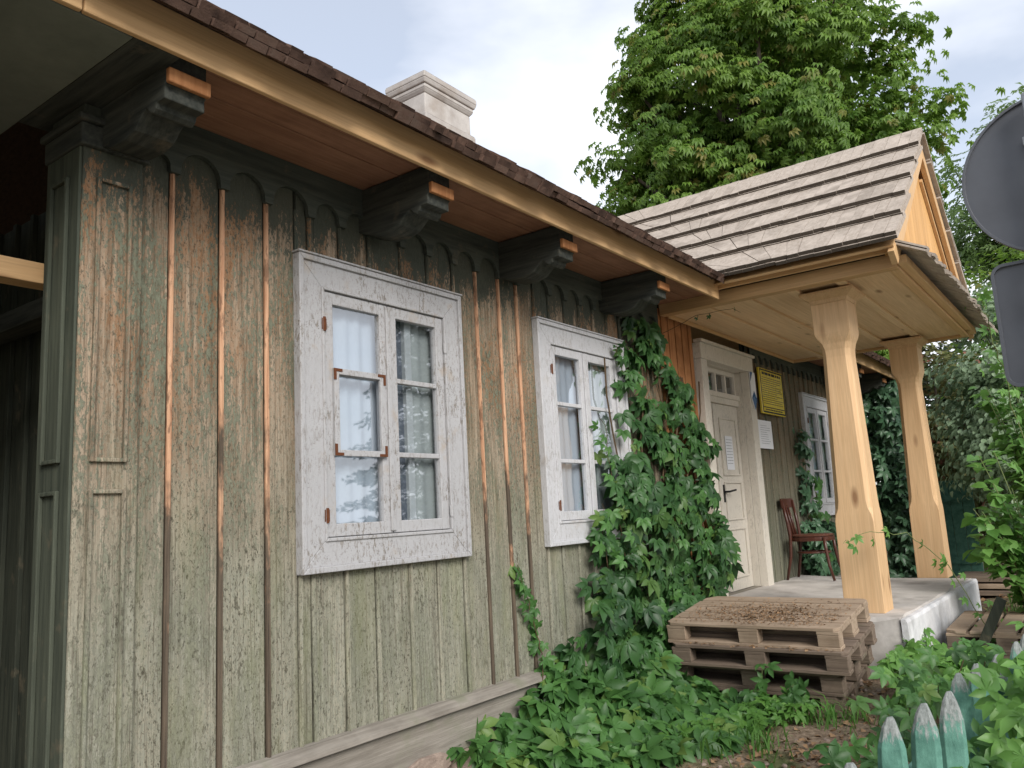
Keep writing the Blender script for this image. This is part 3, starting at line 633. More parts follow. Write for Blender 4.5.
# ------------------------------------------------------------------ the porch (part of the cottage)
AX, AZ, EXL, EXR, EZ2 = 8.15, 4.775, 6.10, 10.20, 3.235
YF = -1.99
def roof_side(sgn):
    ex = EXL if sgn < 0 else EXR
    dwn = Vector((ex-AX, 0, EZ2-AZ)); Ls = dwn.length; d = dwn/Ls; n = Vector((-d.z*sgn, 0, d.x*sgn)) if False else Vector((sgn*abs(d.z), 0, abs(d.x)))
    return d, n, Ls
porch_roof = None
b = MB()
for sgn in (-1, 1):
    d, n, Ls = roof_side(sgn); A = Vector((AX, 0, AZ))-n*.05; E = A+d*(Ls-.03)
    b.add([(A.x, YF+.03, A.z), (E.x, YF+.03, E.z), (E.x, 1.3, E.z), (A.x, 1.3, A.z)]+[(p.x-n.x*.02, y, p.z-n.z*.02) for p, y in ((A, YF+.03), (E, YF+.03), (E, 1.3), (A, 1.3))],
          [(0, 1, 2, 3), (4, 5, 6, 7), (0, 1, 5, 4), (2, 3, 7, 6), (1, 2, 6, 5)])
porch_roof = b.build('porch_roof', MT['pine_y'], H)
b = MB(); ROWS = 6
for sgn in (-1, 1):
    d, n, Ls = roof_side(sgn); step = Ls/ROWS
    for row in range(ROWS):
        s1 = Ls-row*step
        vx = AX+d.x*s1; vz = AZ+d.z*s1
        yv = EY+(vz-EZ-.05)/SL
        for lay in (0, 1):
            y = YF-random.uniform(0, .02)
            while y < yv+.12:
                wd = random.uniform(.075, .125); yc = y+wd/2
                fan = lambda q: min(1.05, max(0, 1-(yv-q)/.75)**1.3*1.05)
                L = min(step+.13, s1) if row < ROWS-1 else step-.005
                lift = n*(.014+.03*lay+random.uniform(0, .004)); jd = d*(random.uniform(-.006, .006)-.014*lay); P8 = []
                for e in (y+.0015, y+wd-.0015):
                    a = fan(e); B0 = Vector((vx, e, vz))+lift+jd; U = (-d+Vector((0, 1, 0))*math.tan(a))*L-n*(.052 if row < ROWS-1 else .0)
                    P8 += [B0-n*.0135, B0+n*.0135, B0+U-n*.0135, B0+U+n*.0135]
                q = random.random()
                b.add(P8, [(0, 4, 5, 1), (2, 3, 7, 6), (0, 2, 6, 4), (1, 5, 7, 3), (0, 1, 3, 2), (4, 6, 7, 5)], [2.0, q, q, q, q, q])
                y += wd
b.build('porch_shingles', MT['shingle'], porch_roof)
# gable: boards, rakes, skirt
b = MB(); yb = -1.885
x = 6.34
while x < 9.96:
    x1 = min(x+.145, 9.97)
    def zt(q): return AZ-.09-abs(q-AX)*(AZ-EZ2)/(AX-EXL)
    zz = [zt(x), zt(x1)]
    if x < AX < x1: pts = [(x, 3.2), (x1, 3.2), (x1, zz[1]), (AX, zt(AX)), (x, zz[0])]
    else: pts = [(x, 3.2), (x1, 3.2), (x1, max(3.21, zz[1])), (x, max(3.21, zz[0]))]
    if max(zz) > 3.21: b.prism(pts, lambda u, v: (u+0, yb, v), lambda u, v: (u, yb+.02, v))
    x = x1+.003
b.build('gable_boards', MT['pine_gable'], H, .002)
for sgn in (-1, 1):
    d, n, Ls = roof_side(sgn); b = MB()
    A = Vector((AX, 0, AZ)); p = [A-n*.075-Vector((0, 0, 0)), A+d*(Ls+.02)-n*.075, A+d*(Ls-.02)-n*.20, A-Vector((0, 0, .235))]
    if sgn < 0: p[0] = Vector((AX, 0, AZ-.095))
    else: p[0] = Vector((AX, 0, AZ-.095))
    b.rings([[Vector((q.x, y, q.z)) for q in p] for y in (-1.965, -1.92)]); b.build('rake_board', MT['pine_z'], H, .004)
    b = MB(); p2 = [A+d*.35-n*.205, A+d*(Ls-.25)-n*.205, A+d*(Ls-.27)-n*.25, A+d*.35-n*.25]
    b.rings([[Vector((q.x, y, q.z)) for q in p2] for y in (-1.915, -1.887)]); b.build('gable_trim', MT['pine_z'], H, .003)
b = MB(); x = 6.24                                     # little shingle skirt at the gable foot
while x < 10.12:
    wd = random.uniform(.07, .12); j = random.uniform(-.015, .015)
    for lay in (0, 1):
        c = Vector((x+wd/2, -2.03+j*.5, 3.225+lay*.016+.012*math.sin(x*1.7))); dd = Vector((0, -1, -.52)).normalized(); q = random.random()
        b.obox(c+dd*(.012*(1-lay)+random.uniform(-.03, .02)), (1, 0, 0), dd, Vector((0, -.52, 1)), wd/2-.001, .155, .011, [q, q, q, 2.0, q, q] if False else [q, q, q, q, q, q])
    x += wd
b.build('skirt_shingles', MT['shingle'], H)
# porch ceiling and beams
b = MB(); ye = [-1.86, -1.49, -1.12, -.75, -.38, -.005]
for a, c in zip(ye[:-1], ye[1:]): b.box(6.46, 9.90, a+.002, c-.002, 3.125+random.uniform(-.001, .002), 3.15)
for y in ye[1:-1]: b.box(6.47, 9.89, y-.035, y+.035, 3.104, 3.124)
b.build('porch_ceiling', MT['pine_ceil'], H, .003)
for nm, bx in (('porch_beam', (6.36, 6.455, -1.93, -.004, 3.098, 3.205)), ('porch_beam', (9.905, 9.99, -1.93, -.004, 3.098, 3.205)), ('eaves_board', (6.255, 6.285, -1.955, -.56, 3.19, 3.30)), ('eaves_board', (10.02, 10.05, -1.955, -.56, 3.19, 3.30))):
    b = MB(); b.box(*bx); b.build(nm, MT['pine_y'], H, .005)
b = MB(); b.box(6.290, 10.0, -1.9, -.005, 3.215, 3.225); b.build('attic_floor', MT['roofboard'], H)
b = MB(); b.box(6.457, 9.903, -1.932, -1.865, 3.097, 3.2); b.build('porch_beam', MT['pine_x'], H, .005)
b = MB(); b.box(6.37, 9.98, -2.0, -1.935, 3.12, 3.185); b.build('porch_cornice', MT['pine_x'], H, .005)
b = MB(); b.box(6.458, 9.902, -.05, -.036, 3.085, 3.122); b.build('porch_cornice', MT['pine_x'], H, .003)
def post(x, y, lab):
    b = MB()
    def sec(z, w_, c):
        h = w_/2; c = max(c, .002)
        return [(x+sx, y+sy, z) for sx, sy in ((-h+c, -h), (h-c, -h), (h, -h+c), (h, h-c), (h-c, h), (-h+c, h), (-h, h-c), (-h, -h+c))]
    S = [(.575, .29, .003), (1.26, .285, .003), (1.31, .283, .012), (1.36, .278, .03), (1.42, .274, .036), (2.56, .215, .034), (2.62, .22, .034), (2.67, .238, .03), (2.72, .268, .012), (2.755, .28, .003), (3.0, .28, .003)]
    b.rings([sec(*q) for q in S]); p = b.build('porch_post', MT['pine_post'], H, .002)
    b = MB(); b.rings([[(x+sx*q, y+sy*q, z) for sx, sy in ((-1, -1), (1, -1), (1, 1), (-1, 1))] for z, q in ((3.001, .141), (3.03, .150), (3.07, .205), (3.094, .21))]); b.build('capital', MT['pine_post'], p, .003)
    tag(p, lab)
post(6.80, -1.345, 'porch post nearer to the creeper'); post(9.60, -1.345, 'porch post at the far side of the porch')
# concrete landing
b = MB(); top = [(6.42, -1.64), (9.45, -1.70), (9.45, -.002), (6.42, -.002)]
R = []
for z, e in ((-.1, .03), (.3, .012), (.545, 0.0), (.575, -.02)):
    ring = []
    for i in range(4):
        p, q = top[i], top[(i+1) % 4]
        for k in range(10):
            t = k/10; xx, yy = p[0]+(q[0]-p[0])*t, p[1]+(q[1]-p[1])*t
            if i == 0: yy -= e+random.uniform(-.012, .012)
            if i == 3: xx -= e+random.uniform(-.008, .008)
            ring.append((xx, min(yy, -.002), z+(0.0 if z < .5 else (.03 if yy > -.6 else 0)*(yy+.6)/.6)))
    R.append(ring)
b.rings(R); b.build('porch_floor', MT['concrete'], H)
b = MB(); n = 30; R = []                              # lime-washed skin on the street face
for i in range(n+1):
    x = 6.405+3.06*i/n; j = [random.uniform(-.006, .006) for _ in range(4)]; y = -1.645-.06*i/n
    R.append([(x, y, -.1), (x, y-.055+j[0], -.1), (x, y-.05+j[1], .2), (x, y-.042+j[2], .545), (x, y-.03+j[3], .568), (x, y, .570)])
b.rings(R); b.build('limewash_face', MT['limewash'], H)

# ------------------------------------------------------------------ pallets
def make_pallet(mat_deck, mat_in, label, group, loc, rot, missing=(), tilt=0):
    t = thing('pallet', label, 'pallet', (0, 0, 0), group); W_, L_ = .8, 1.2
    ch = .035
    for i, (a, wd) in enumerate(((0, .138), (.1665, .138), (.331, .138), (.4955, .138), (.662, .138))):
        if i in missing: continue
        b = MB(); j = random.uniform(-.006, .006)
        e0 = (ch if i == 0 else 0); e1 = (ch if i == 4 else 0)
        poly = [(a, e0), (a+e0, 0), (a+wd-e1, 0), (a+wd, e1), (a+wd, L_-e1*2), (a+wd-e1*2, L_), (a+e0, L_), (a, L_-e0)]
        poly = [p for k, p in enumerate(poly) if p not in poly[:k]]
        b.prism(poly, lambda u, v: (u, v+j, .122), lambda u, v: (u, v+j, .144)); b.build('deck_board', mat_deck, t, .003)
    for y0 in (0, .5275, 1.055):
        b = MB(); b.box(.002, W_-.002, y0+.002, y0+.143, .1002, .1218); b.build('stringer_board', mat_deck, t, .003)
        for x0, wd in ((0, .10), (.3275, .145), (.70, .10)):
            b = MB(); b.box(x0+.003, x0+wd-.003, y0+.004, y0+.141, .0222, .0998); b.build('block', mat_in, t, .004)
    for x0, wd in ((0, .10), (.3275, .145), (.70, .10)):
        b = MB(); b.box(x0, x0+wd, 0, L_, 0, .022); b.build('runner_board', mat_in, t, .003)
    t.location = loc; t.rotation_euler = (0, tilt, rot); return t
GP = 'pallets stacked as a step up to the porch'
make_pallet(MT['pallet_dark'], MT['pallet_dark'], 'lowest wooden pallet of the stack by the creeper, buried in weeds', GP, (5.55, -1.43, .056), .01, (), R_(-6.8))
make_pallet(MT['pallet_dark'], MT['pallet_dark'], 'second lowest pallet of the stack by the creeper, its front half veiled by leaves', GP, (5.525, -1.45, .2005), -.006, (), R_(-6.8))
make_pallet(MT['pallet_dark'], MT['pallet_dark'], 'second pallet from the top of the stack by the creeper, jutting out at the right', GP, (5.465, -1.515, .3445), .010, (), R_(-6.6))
make_pallet(MT['pallet'], MT['pallet'], 'topmost wooden pallet of the stack by the creeper, strewn with dry seeds', GP, (5.475, -1.475, .4885), -.004, (), R_(-7.0))
GQ = 'pallets stacked in front of the whitewashed landing'
for k, z in enumerate((.115, .261)):
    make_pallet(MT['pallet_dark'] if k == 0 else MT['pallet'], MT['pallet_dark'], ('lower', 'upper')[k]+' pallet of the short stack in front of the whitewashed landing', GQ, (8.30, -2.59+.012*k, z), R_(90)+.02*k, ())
b = MB(); b.obox((7.03, -2.085, .385), (0, .49, .24), (0, -.24, .49), (1, 0, 0), .035, .30, .012); b.build('leaning_board', MT['darkz'], None, .003)
tag(bpy.data.objects['leaning_board'], 'dark board leaning against the short pallet stack', 'board')
# seeds and leaf litter
def litter(name, n, fx, fz, size, mat, label=None):
    P = np.array([fx() for _ in range(n)]); z = np.array([fz(p) for p in P]); P = np.c_[P, z]
    N = rn(n, .35)+[0, 0, 1]; T = rn(n); T[:, 2] *= .2
    o = leaves(name, P, N, T, RNG.uniform(size[0], size[1], n), TPL_SM, mat); o['kind'] = 'stuff'
    return o
def pos_deck():
    while True:
        y = random.gauss(-.92, .27); x = random.gauss(5.75, .17)
        if -1.44 < y < -.32 and 5.47 < x < 6.22: return (x, y)
litter('fallen_seeds', 1900, pos_deck, lambda p: .634+(p[0]-5.465)*.1225+random.uniform(0, .008), (.006, .021), MT['litter'])
litter('fallen_seeds', 120, lambda: (random.uniform(5.452, 5.50), random.uniform(-1.48, -.4)), lambda p: .4905+(p[0]-5.45)*.115+random.uniform(0, .005), (.012, .03), MT['litter'])
litter('leaf_litter', 2600, lambda: (random.uniform(3.7, 7.4), random.uniform(-2.6, -.5)), lambda p: float(gz(p[0], p[1]))+random.uniform(.005, .035), (.018, .055), MT['litter'])
litter('leaf_litter', 900, lambda: (random.uniform(9.5, 14), random.uniform(-2.2, 0)), lambda p: float(gz(p[0], p[1]))+random.uniform(.005, .04), (.03, .08), MT['litter'])
b = MB()
for i in range(420):
    x, y = random.uniform(3.9, 7), random.uniform(-2.4, -.8); r = random.uniform(.006, .022); c = Vector((x, y, float(gz(x, y))+r*.4))
    b.rings([[c+Vector((math.cos(a)*q*random.uniform(.8, 1.2), math.sin(a)*q*random.uniform(.8, 1.2), h)) for a in [k*1.047 for k in range(6)]] for q, h in ((r*.8, -r*.5), (r, 0), (r*.55, r*.6))])
o = b.build('gravel', MT['stone']); o['kind'] = 'stuff'
b = MB()
for i in range(5):
    x, y = random.uniform(5.52, 5.9), random.uniform(-1.2, -.4); a = random.uniform(0, 3); L = random.uniform(.02, .045); p = [Vector((x+math.cos(a)*L*k, y+math.sin(a)*L*k, .639+(x+math.cos(a)*L*k-5.465)*.1225+.006*(k == 0))) for k in (-1, 0, 1)]
    b.tube(p, .004, 5)
o = b.build('twigs', MT['stem']); o['kind'] = 'stuff'

# ------------------------------------------------------------------ chair
t = thing('chair', 'brown bentwood chair with curved legs standing on the porch between door and window', 'chair', (9.04, -.30, .60))
cx, cy, fz = 9.04, -.30, .60
ZS = fz+.455
def ell(w_, d, z, n=24, ex=.75):
    return [(cx+w_*math.copysign(abs(math.cos(a))**ex, math.cos(a)), cy+d*math.copysign(abs(math.sin(a))**ex, math.sin(a)), z) for a in [2*math.pi*k/n for k in range(n)]]
b = MB(); b.rings([ell(.185, .195, ZS-.004), ell(.198, .208, ZS), ell(.20, .21, ZS+.012), ell(.185, .195, ZS+.02)]); b.build('seat', MT['chairseat'], t, 0)
b = MB(); b.rings([ell(.203, .213, ZS-.05), ell(.206, .216, ZS-.03), ell(.206, .216, ZS-.006), ell(.18, .19, ZS-.006), ell(.18, .19, ZS-.05)]); b.build('seat_frame', MT['chair'], t)
for sx in (-1, 1):
    b = MB(); b.tube([(cx+sx*.165, cy-.165, ZS-.01), (cx+sx*.168, cy-.175, ZS-.14), (cx+sx*.178, cy-.195, ZS-.30), (cx+sx*.195, cy-.235, fz+.001)], [.019, .018, .016, .014], 10); b.build('leg', MT['chair'], t, 0, True)
    b = MB(); b.tube([(cx+sx*.185, cy+.255, fz+.001), (cx+sx*.165, cy+.20, fz+.25), (cx+sx*.16, cy+.185, ZS), (cx+sx*.165, cy+.20, ZS+.15), (cx+sx*.172, cy+.235, ZS+.39)], [.014, .017, .019, .018, .015], 10); b.build('leg', MT['chair'], t, 0, True)
ring_ = [(cx+.158*math.cos(a), cy+.165*math.sin(a), ZS-.17) for a in [2*math.pi*k/24 for k in range(25)]]
b = MB(); b.tube(ring_, .011, 8); b.build('stretcher_hoop', MT['chair'], t, 0, True)
b = MB(); n = 12; R = []
for k in range(n+1):
    u = -1+2*k/n; x = cx+u*.19; y = cy+.235+.028*(1-u*u)
    R.append([(x, y-.010, ZS+.31), (x, y+.010, ZS+.31), (x, y+.016, ZS+.41), (x, y-.004, ZS+.41)])
b.rings(R); b.build('backrest', MT['chair'], t, .004)
for u in (-.42, 0, .42):
    b = MB(); b.tube([(cx+u*.17, cy+.195, ZS+.01), (cx+u*.175, cy+.222, ZS+.16), (cx+u*.18, cy+.258, ZS+.32)], .011 if u else .013, 8); b.build('back_spindle', MT['chair'], t, 0, True)

# ------------------------------------------------------------------ notices on the wall
t = thing('notice_board', 'yellow enamel notice board with black lines of print right of the door', 'sign', (8.96, -.045, 2.64))
b = MB(); b.box(8.585, 9.335, -.062, -.034, 2.385, 2.89); b.build('plate', MT['yellow'], t, .006)
b = MB(); moulding(b, lambda u, d, z: (u, -.0625-d*.1, z), 8.597, 9.323, 2.397, 2.878); b.build('border_line', MT['ink'], t)
b = MB()
def words(b, x0, x1, z, h, y, av=.05):
    x = x0
    while x < x1-.01:
        e = min(x1, x+random.uniform(.4, 1.6)*av); b.box(x, e, y-.0012, y, z, z+h); x = e+av*.28
words(b, 8.66, 9.26, 2.82, .028, -.0625, .075)
for k in range(13): words(b, 8.63+(.0 if k % 4 else .02), 9.29-random.choice((.0, .05, .2, .02)), 2.785-k*.024, .0065, -.0625)
b.box(8.62, 9.30, -.0637, -.0625, 2.452, 2.462); words(b, 8.68, 9.24, 2.425, .014, -.0625)
b.build('print', MT['ink'], t)
t = thing('paper_notice', 'white sheet of paper pinned below the yellow notice board', 'notice', (8.66, -.04, 2.15))
b = MB(); b.box(8.455, 8.875, -.0362, -.034, 2.005, 2.31); b.build('sheet', MT['paper'], t)
b = MB()
for k in range(9): words(b, 8.52, 8.81-random.choice((0, .05, .1)), 2.25-k*.024, .005, -.0366, .03)
b.build('print', MT['greyink'], t)
t = thing('door_notice', 'narrow white paper strip stuck on the door panel', 'notice', (7.92, .09, 1.95))
b = MB(); b.box(7.83, 8.02, .093, .0952, 1.78, 2.12); b.build('sheet', MT['paper'], t)
b = MB()
for k in range(9): words(b, 7.85, 8.0, 2.08-k*.03, .006, .0926, .03)
b.build('print', MT['greyink'], t)
t = thing('heritage_shield', 'small blue and white pointed shield plate on the door frame', 'sign', (8.335, -.07, 2.6))
shp = [(8.265, 2.80), (8.405, 2.80), (8.405, 2.52), (8.335, 2.40), (8.265, 2.52)]
b = MB(); b.prism(shp, lambda u, v: (u, -.062, v), lambda u, v: (u, -.072, v)); b.build('plate', MT['paper'], t)
b = MB()
for pl in ([(8.335, 2.60), (8.405, 2.52), (8.335, 2.40), (8.265, 2.52)], [(8.265, 2.80), (8.335, 2.80), (8.265, 2.70)]): b.prism(pl, lambda u, v: (u, -.0725, v), lambda u, v: (u, -.0745, v))
b.build('blue_field', MT['blue'], t)

# ------------------------------------------------------------------ back of the road sign
D0 = Vector((3.415, -2.998, 0)); vx_ = Vector((.95, -.05, 0)).normalized(); n_ = vx_; l_ = Vector((-n_.y, n_.x, 0)) * -1
t = thing('road_sign', 'grey back of a road sign, a disc above a rounded rectangle on a pole', 'road sign', (3.44, -3.0, .05))
def disc(c, rad, y0, y1, rin, n=56):
    f = lambda r, k, d: c+n_*d+l_*(r*math.cos(2*math.pi*k/n))+Vector((0, 0, 1))*(r*math.sin(2*math.pi*k/n))
    b = MB(); b.rings([[f(rad, k, y1) for k in range(n)], [f(rad, k, y0) for k in range(n)], [f(rin, k, y0) for k in range(n)], [f(rin, k, y0+.012) for k in range(n)]]); return b
disc(D0+Vector((0, 0, 2.571)), .302, -.012, .012, .292).build('round_plate', MT['iron'], t, .001)
def rrect(c, hw, hh, r, y0, y1, ins):
    def pts(e, d):
        o = []
        for sx, sy, a0 in ((1, 1, 0), (-1, 1, 90), (-1, -1, 180), (1, -1, 270)):
            for k in range(6):
                a = R_(a0+k*18); o.append(c+n_*d+l_*(sx*(hw-r)+math.cos(a)*(r-e))+Vector((0, 0, sy*(hh-r)+math.sin(a)*(r-e))))
        return o
    b = MB(); b.rings([pts(0, y1), pts(0, y0), pts(ins, y0), pts(ins, y0+.012)]); return b
rrect(D0+Vector((.035, .0, 2.045)), .255, .232, .045, -.012, .012, .012).build('lower_plate', MT['iron'], t, .001)
for z in (2.45, 2.70, 1.95, 2.15):
    b = MB(); b.obox(D0+n_*-.018-l_*.035+Vector((0, 0, z)), l_, n_, (0, 0, 1), .05, .012, .016); b.build('clamp_rail', MT['galv'], t, .002)
b = MB(); pp = D0+n_*-.06-l_*.035; b.tube([pp+Vector((0, 0, z)) for z in (.0, 1.2, 2.86)], .030, 14); b.build('pole', MT['galv'], t, 0, True)

# ------------------------------------------------------------------ picket fence
t = thing('picket_fence', 'green split picket fence with weathered grey tips overgrown by creeper', 'fence', (3.5, -2.42, .05))
tops = [(1.9, -2.30, .73), (2.15, -2.32, .76), (2.40, -2.34, .742), (2.80, -2.36, .775), (3.03, -2.415, .772), (3.25, -2.455, .770), (3.62, -2.43, .762), (3.90, -2.455, .750), (4.20, -2.50, .74), (4.47, -2.545, .755), (4.75, -2.56, .75), (5.05, -2.58, .74), (5.4, -2.6, .75)]
for i, (x, y, z) in enumerate(tops):
    b = MB(); w_ = random.uniform(.040, .052); ln = random.uniform(.02, .24); rt_ = random.uniform(-.35, .25)
    def sec(zz, k, off=0):
        o = []
        for u, v in ((-1.0, .45), (1.0, .5), (.95, .1), (.25, -.85), (-.15, -.85), (-1.0, 0.0)):
            u, v = u*w_*k+off, v*w_*k; u, v = u*math.cos(rt_)-v*math.sin(rt_), u*math.sin(rt_)+v*math.cos(rt_)
            a = math.radians(-38); u, v = u*math.cos(a)-v*math.sin(a), u*math.sin(a)+v*math.cos(a)
            o.append((x+u+ln*(zz-z), y+v+random.uniform(-.001, .001), zz))
        return o
    hs = [(-.05, 1), (.3, 1), (z-.25, 1), (z-.13, .99), (z-.085, .93), (z-.03, .55), (z-.008, .32), (z, .2)]
    b.rings([sec(h, k, -.004 if k < .6 else 0) for h, k in hs]); b.q = [v for h, k in hs for v in [max(0, min(1, 1-(z-h)/(.13+.1*((i*7)%3)/2)))]*6]
    b.build('picket', MT['picket'], t, .002)
for z in (.22, .52):
    b = MB(); p0, p1 = Vector((1.7, -2.225, z)), Vector((5.6, -2.54, z)); b.obox((p0+p1)/2, p1-p0, (p1-p0).cross(Vector((0, 0, 1))), (0, 0, 1), (p1-p0).length/2, .018, .03); b.q = [.2]*8; b.build('rail', MT['picket'], t, .003)

# ------------------------------------------------------------------ plants
def inpoly(p, poly):
    c = False; n = len(poly)
    for i in range(n):
        (x1, y1), (x2, y2) = poly[i], poly[i-1]
        if (y1 > p[1]) != (y2 > p[1]) and p[0] < (x2-x1)*(p[1]-y1)/(y2-y1)+x1: c = not c
    return c
def sample_poly(poly, n):
    xs_ = [p[0] for p in poly]; ys_ = [p[1] for p in poly]; o = []
    while len(o) < n:
        p = (random.uniform(min(xs_), max(xs_)), random.uniform(min(ys_), max(ys_)))
        if inpoly(p, poly): o.append(p)
    return np.array(o)
POLY = [(5.66, 2.98), (6.12, 3.02), (6.30, 2.66), (6.83, 2.40), (6.98, 2.0), (6.96, 1.6), (7.12, .86), (7.0, .62), (6.36, .60), (5.3, .2), (4.25, .3), (4.45, .66), (4.66, .88), (4.84, 1.12), (4.98, 1.45), (5.12, 1.7), (5.36, 2.0), (5.42, 2.35), (5.6, 2.66)]
t = thing('creeper', 'dense dark green creeper climbing the wall between the white window and the door', 'climber', (5.9, -.1, .1))
def wall_leaves(n, dmin, dmax, size, poly=POLY):
    p = sample_poly(poly, n); clump = np.sin(p[:, 0]*5.1+np.sin(p[:, 1]*3.7)*1.5)*.5+np.sin(p[:, 1]*6.3+p[:, 0]*2)*.5
    low = np.clip((2.6-p[:, 1])/2.2, 0, 1)
    d = dmin+(dmax-dmin)*RNG.random(n)*(.25+.75*low)*(.75+.35*clump)
    gap = np.sin(p[:, 0]*9.1+np.sin(p[:, 1]*5.3)*2)+np.sin(p[:, 1]*7.7+np.sin(p[:, 0]*6.1)*2)+1.9*low+RNG.normal(0, .45, n) > -.35
    p, d = p[gap], d[gap]; n = len(p)
    P = np.c_[p[:, 0], -np.abs(d), p[:, 1]]
    N = rn(n, .38)+[-.22, -1, .35]; T = rn(n, .45)+[0, -.25, -1]
    return P, N, T, RNG.uniform(size[0], size[1], n)
leaves('foliage', *wall_leaves(880, .04, .32, (.075, .16)), TPL_VW, MT['creeper'], t)
leaves('foliage', *wall_leaves(160, .06, .36, (.07, .10)), TPL_VW, MT['creeper_lit'], t)
# loose shoots over the window and soffit edge
def strand(pts, n, size, jit=.03, rad=.004, mat_l='creeper', mat_s='stem', parent=None, nrm=(-.3, -1, .3), tpl=None):
    pts = [Vector(p) for p in pts]; m = []
    for i in range(len(pts)-1):
        for k in range(6): m.append(pts[i].lerp(pts[i+1], k/6))
    m.append(pts[-1]); b = MB(); b.tube([p+Vector(rn(1, jit*.2)[0]) for p in m], [rad*(1-.6*i/len(m)) for i in range(len(m))], 5); b.build('stem', MT[mat_s], parent)
    idx = RNG.integers(0, len(m), n); P = np.array([m[i] for i in idx])+rn(n, jit)
    return leaves('foliage', P, rn(n, .4)+nrm, rn(n, .6)+[0, -.2, -.6], RNG.uniform(*size, n), tpl or TPL_VC, MT[mat_l], parent)
strand([(5.30, -.10, .95), (5.18, -.12, 1.35), (5.13, -.11, 1.75), (5.10, -.10, 2.1)], 22, (.05, .085), .045, .004, 'creeper_lit', 'stem', t)
strand([(5.05, -.12, .9), (4.93, -.12, 1.2), (4.96, -.11, 1.5)], 18, (.06, .09), .05, .004, 'creeper_lit', 'stem', t)
strand([(5.5, -.06, 2.5), (5.38, -.1, 2.66), (5.32, -.12, 2.62)], 8, (.05, .08), .03, .003, 'creeper', 'stem', t)
strand([(6.2, -.1, 2.9), (6.32, -.35, 3.02), (6.5, -.6, 3.07), (6.66, -.62, 3.06)], 4, (.025, .04), .02, .003, 'creeper', 'stem', t)
for k in range(9):
    x = 5.62+.13*k; p = [(x, -.03, .25)]
    for j in range(8): p.append((p[-1][0]+random.uniform(-.10, .13), -.04-random.random()*.03, p[-1][2]+.29))
    b = MB(); b.tube(p, .007, 5); b.build('stem', MT['stem'], t)
# ground creeper
def mound(n, size, poly, hfun, mat, name, tpl=None, spread=.5, parent=None):
    p = sample_poly(poly, n); h = np.array([hfun(a, c) for a, c in p]); z = gz(p[:, 0], p[:, 1])+h*(RNG.random(n)**.5)
    return leaves(name, np.c_[p[:, 0], p[:, 1], z], rn(n, .45)+[-.25, -.45, .9], rn(n, .8)+[-.3, -.5, -.35], RNG.uniform(*size, n), tpl or TPL_VC, MT[mat], parent)
GPOLY = [(3.35, -.02), (3.45, -.18), (3.9, -.55), (4.3, -.85), (4.65, -1.06), (5.15, -.98), (5.42, -.72), (5.44, -.30), (5.6, -.3), (5.6, -.05)]
o = mound(760, (.09, .155), GPOLY, lambda x, y: max(.09, .52-.62*abs(y)-.25*max(0, 4.3-x)+.06*math.sin(x*7)*math.sin(y*9)), 'creeper_lit', 'ground_creeper'); o['kind'] = 'stuff'
o = mound(100, (.05, .085), [(4.35, -.68), (4.7, -1.05), (5.15, -1.25), (5.38, -1.45), (5.40, -.9), (4.7, -.8)], lambda x, y: .13, 'weed', 'weeds'); o['kind'] = 'stuff'
o = mound(230, (.07, .12), [(5.4, -1.72), (5.9, -1.66), (6.4, -1.64), (6.42, -1.68), (7.0, -1.72), (7.0, -2.1), (5.9, -2.1)], lambda x, y: .34 if y > -1.75 else .22, 'shrub', 'weeds'); o['kind'] = 'stuff'
# a small patch of foliage climbing in front of the pallets
t = thing('young_creeper', 'young creeper shoot rising in front of the pallet stack', 'climber', (5.08, -1.0, .1))
strand([(5.36, -.90, .1), (5.39, -.95, .26), (5.40, -.99, .40)], 9, (.06, .085), .03, .004, 'creeper_lit', 'gstem', t, (-1, -.3, .5)); strand([(5.31, -1.05, .1), (5.36, -1.13, .22), (5.36, -1.19, .28)], 10, (.06, .09), .04, .004, 'creeper_lit', 'gstem', t, (-1, -.3, .5))
t = thing('wall_vine', 'thin young vine climbing the boards between the two near windows', 'climber', (4.15, -.05, .45))
strand([(4.16, -.09, .42), (4.22, -.05, .6), (4.14, -.045, .85), (4.06, -.045, 1.05), (4.03, -.04, 1.2)], 24, (.045, .075), .028, .004, 'creeper_lit', 'stem', t)
t = thing('porch_vine', 'leafy vine growing up the wall behind the bentwood chair', 'climber', (9.75, -.1, .6))
P = np.c_[RNG.uniform(9.45, 10.5, 210), -RNG.uniform(.05, .22, 210), .62+RNG.random(210)**1.5*.55]
leaves('foliage', P, rn(210, .4)+[-.3, -1, .4], rn(210, .5)+[0, -.2, -1], RNG.uniform(.08, .14, 210), TPL_VC, MT['ivy'], t)
strand([(9.75, -.07, .6), (9.8, -.06, 1.1), (9.75, -.06, 1.5), (9.82, -.06, 2.0), (9.72, -.06, 2.35)], 46, (.08, .14), .06, .006, 'ivy', 'stem', t)
strand([(9.9, -.07, .6), (10.0, -.1, 1.2), (9.95, -.1, 1.7)], 26, (.08, .13), .07, .006, 'creeper_lit', 'stem', t)
t = thing('corner_ivy', 'dark ivy covering the far corner of the cottage behind the porch', 'climber', (13.5, -.2, .1))
n = 1300; z = RNG.random(n)*3.0+.15; P = np.c_[RNG.uniform(12.55, 14.3, n), -RNG.random(n)*(.95-.12*z), z]
leaves('foliage', P, rn(n, .4)+[-.6, -.8, .4], rn(n, .5)+[0, -.2, -1], RNG.uniform(.10, .17, n), TPL_VC, MT['ivy'], t)
b = MB()
for k in range(5): b.tube([(12.7+.3*k, -.06, .1), (12.8+.28*k, -.08, 1.2), (12.7+.3*k, -.06, 2.5)], .012, 5)
b.build('stem', MT['stem'], t)

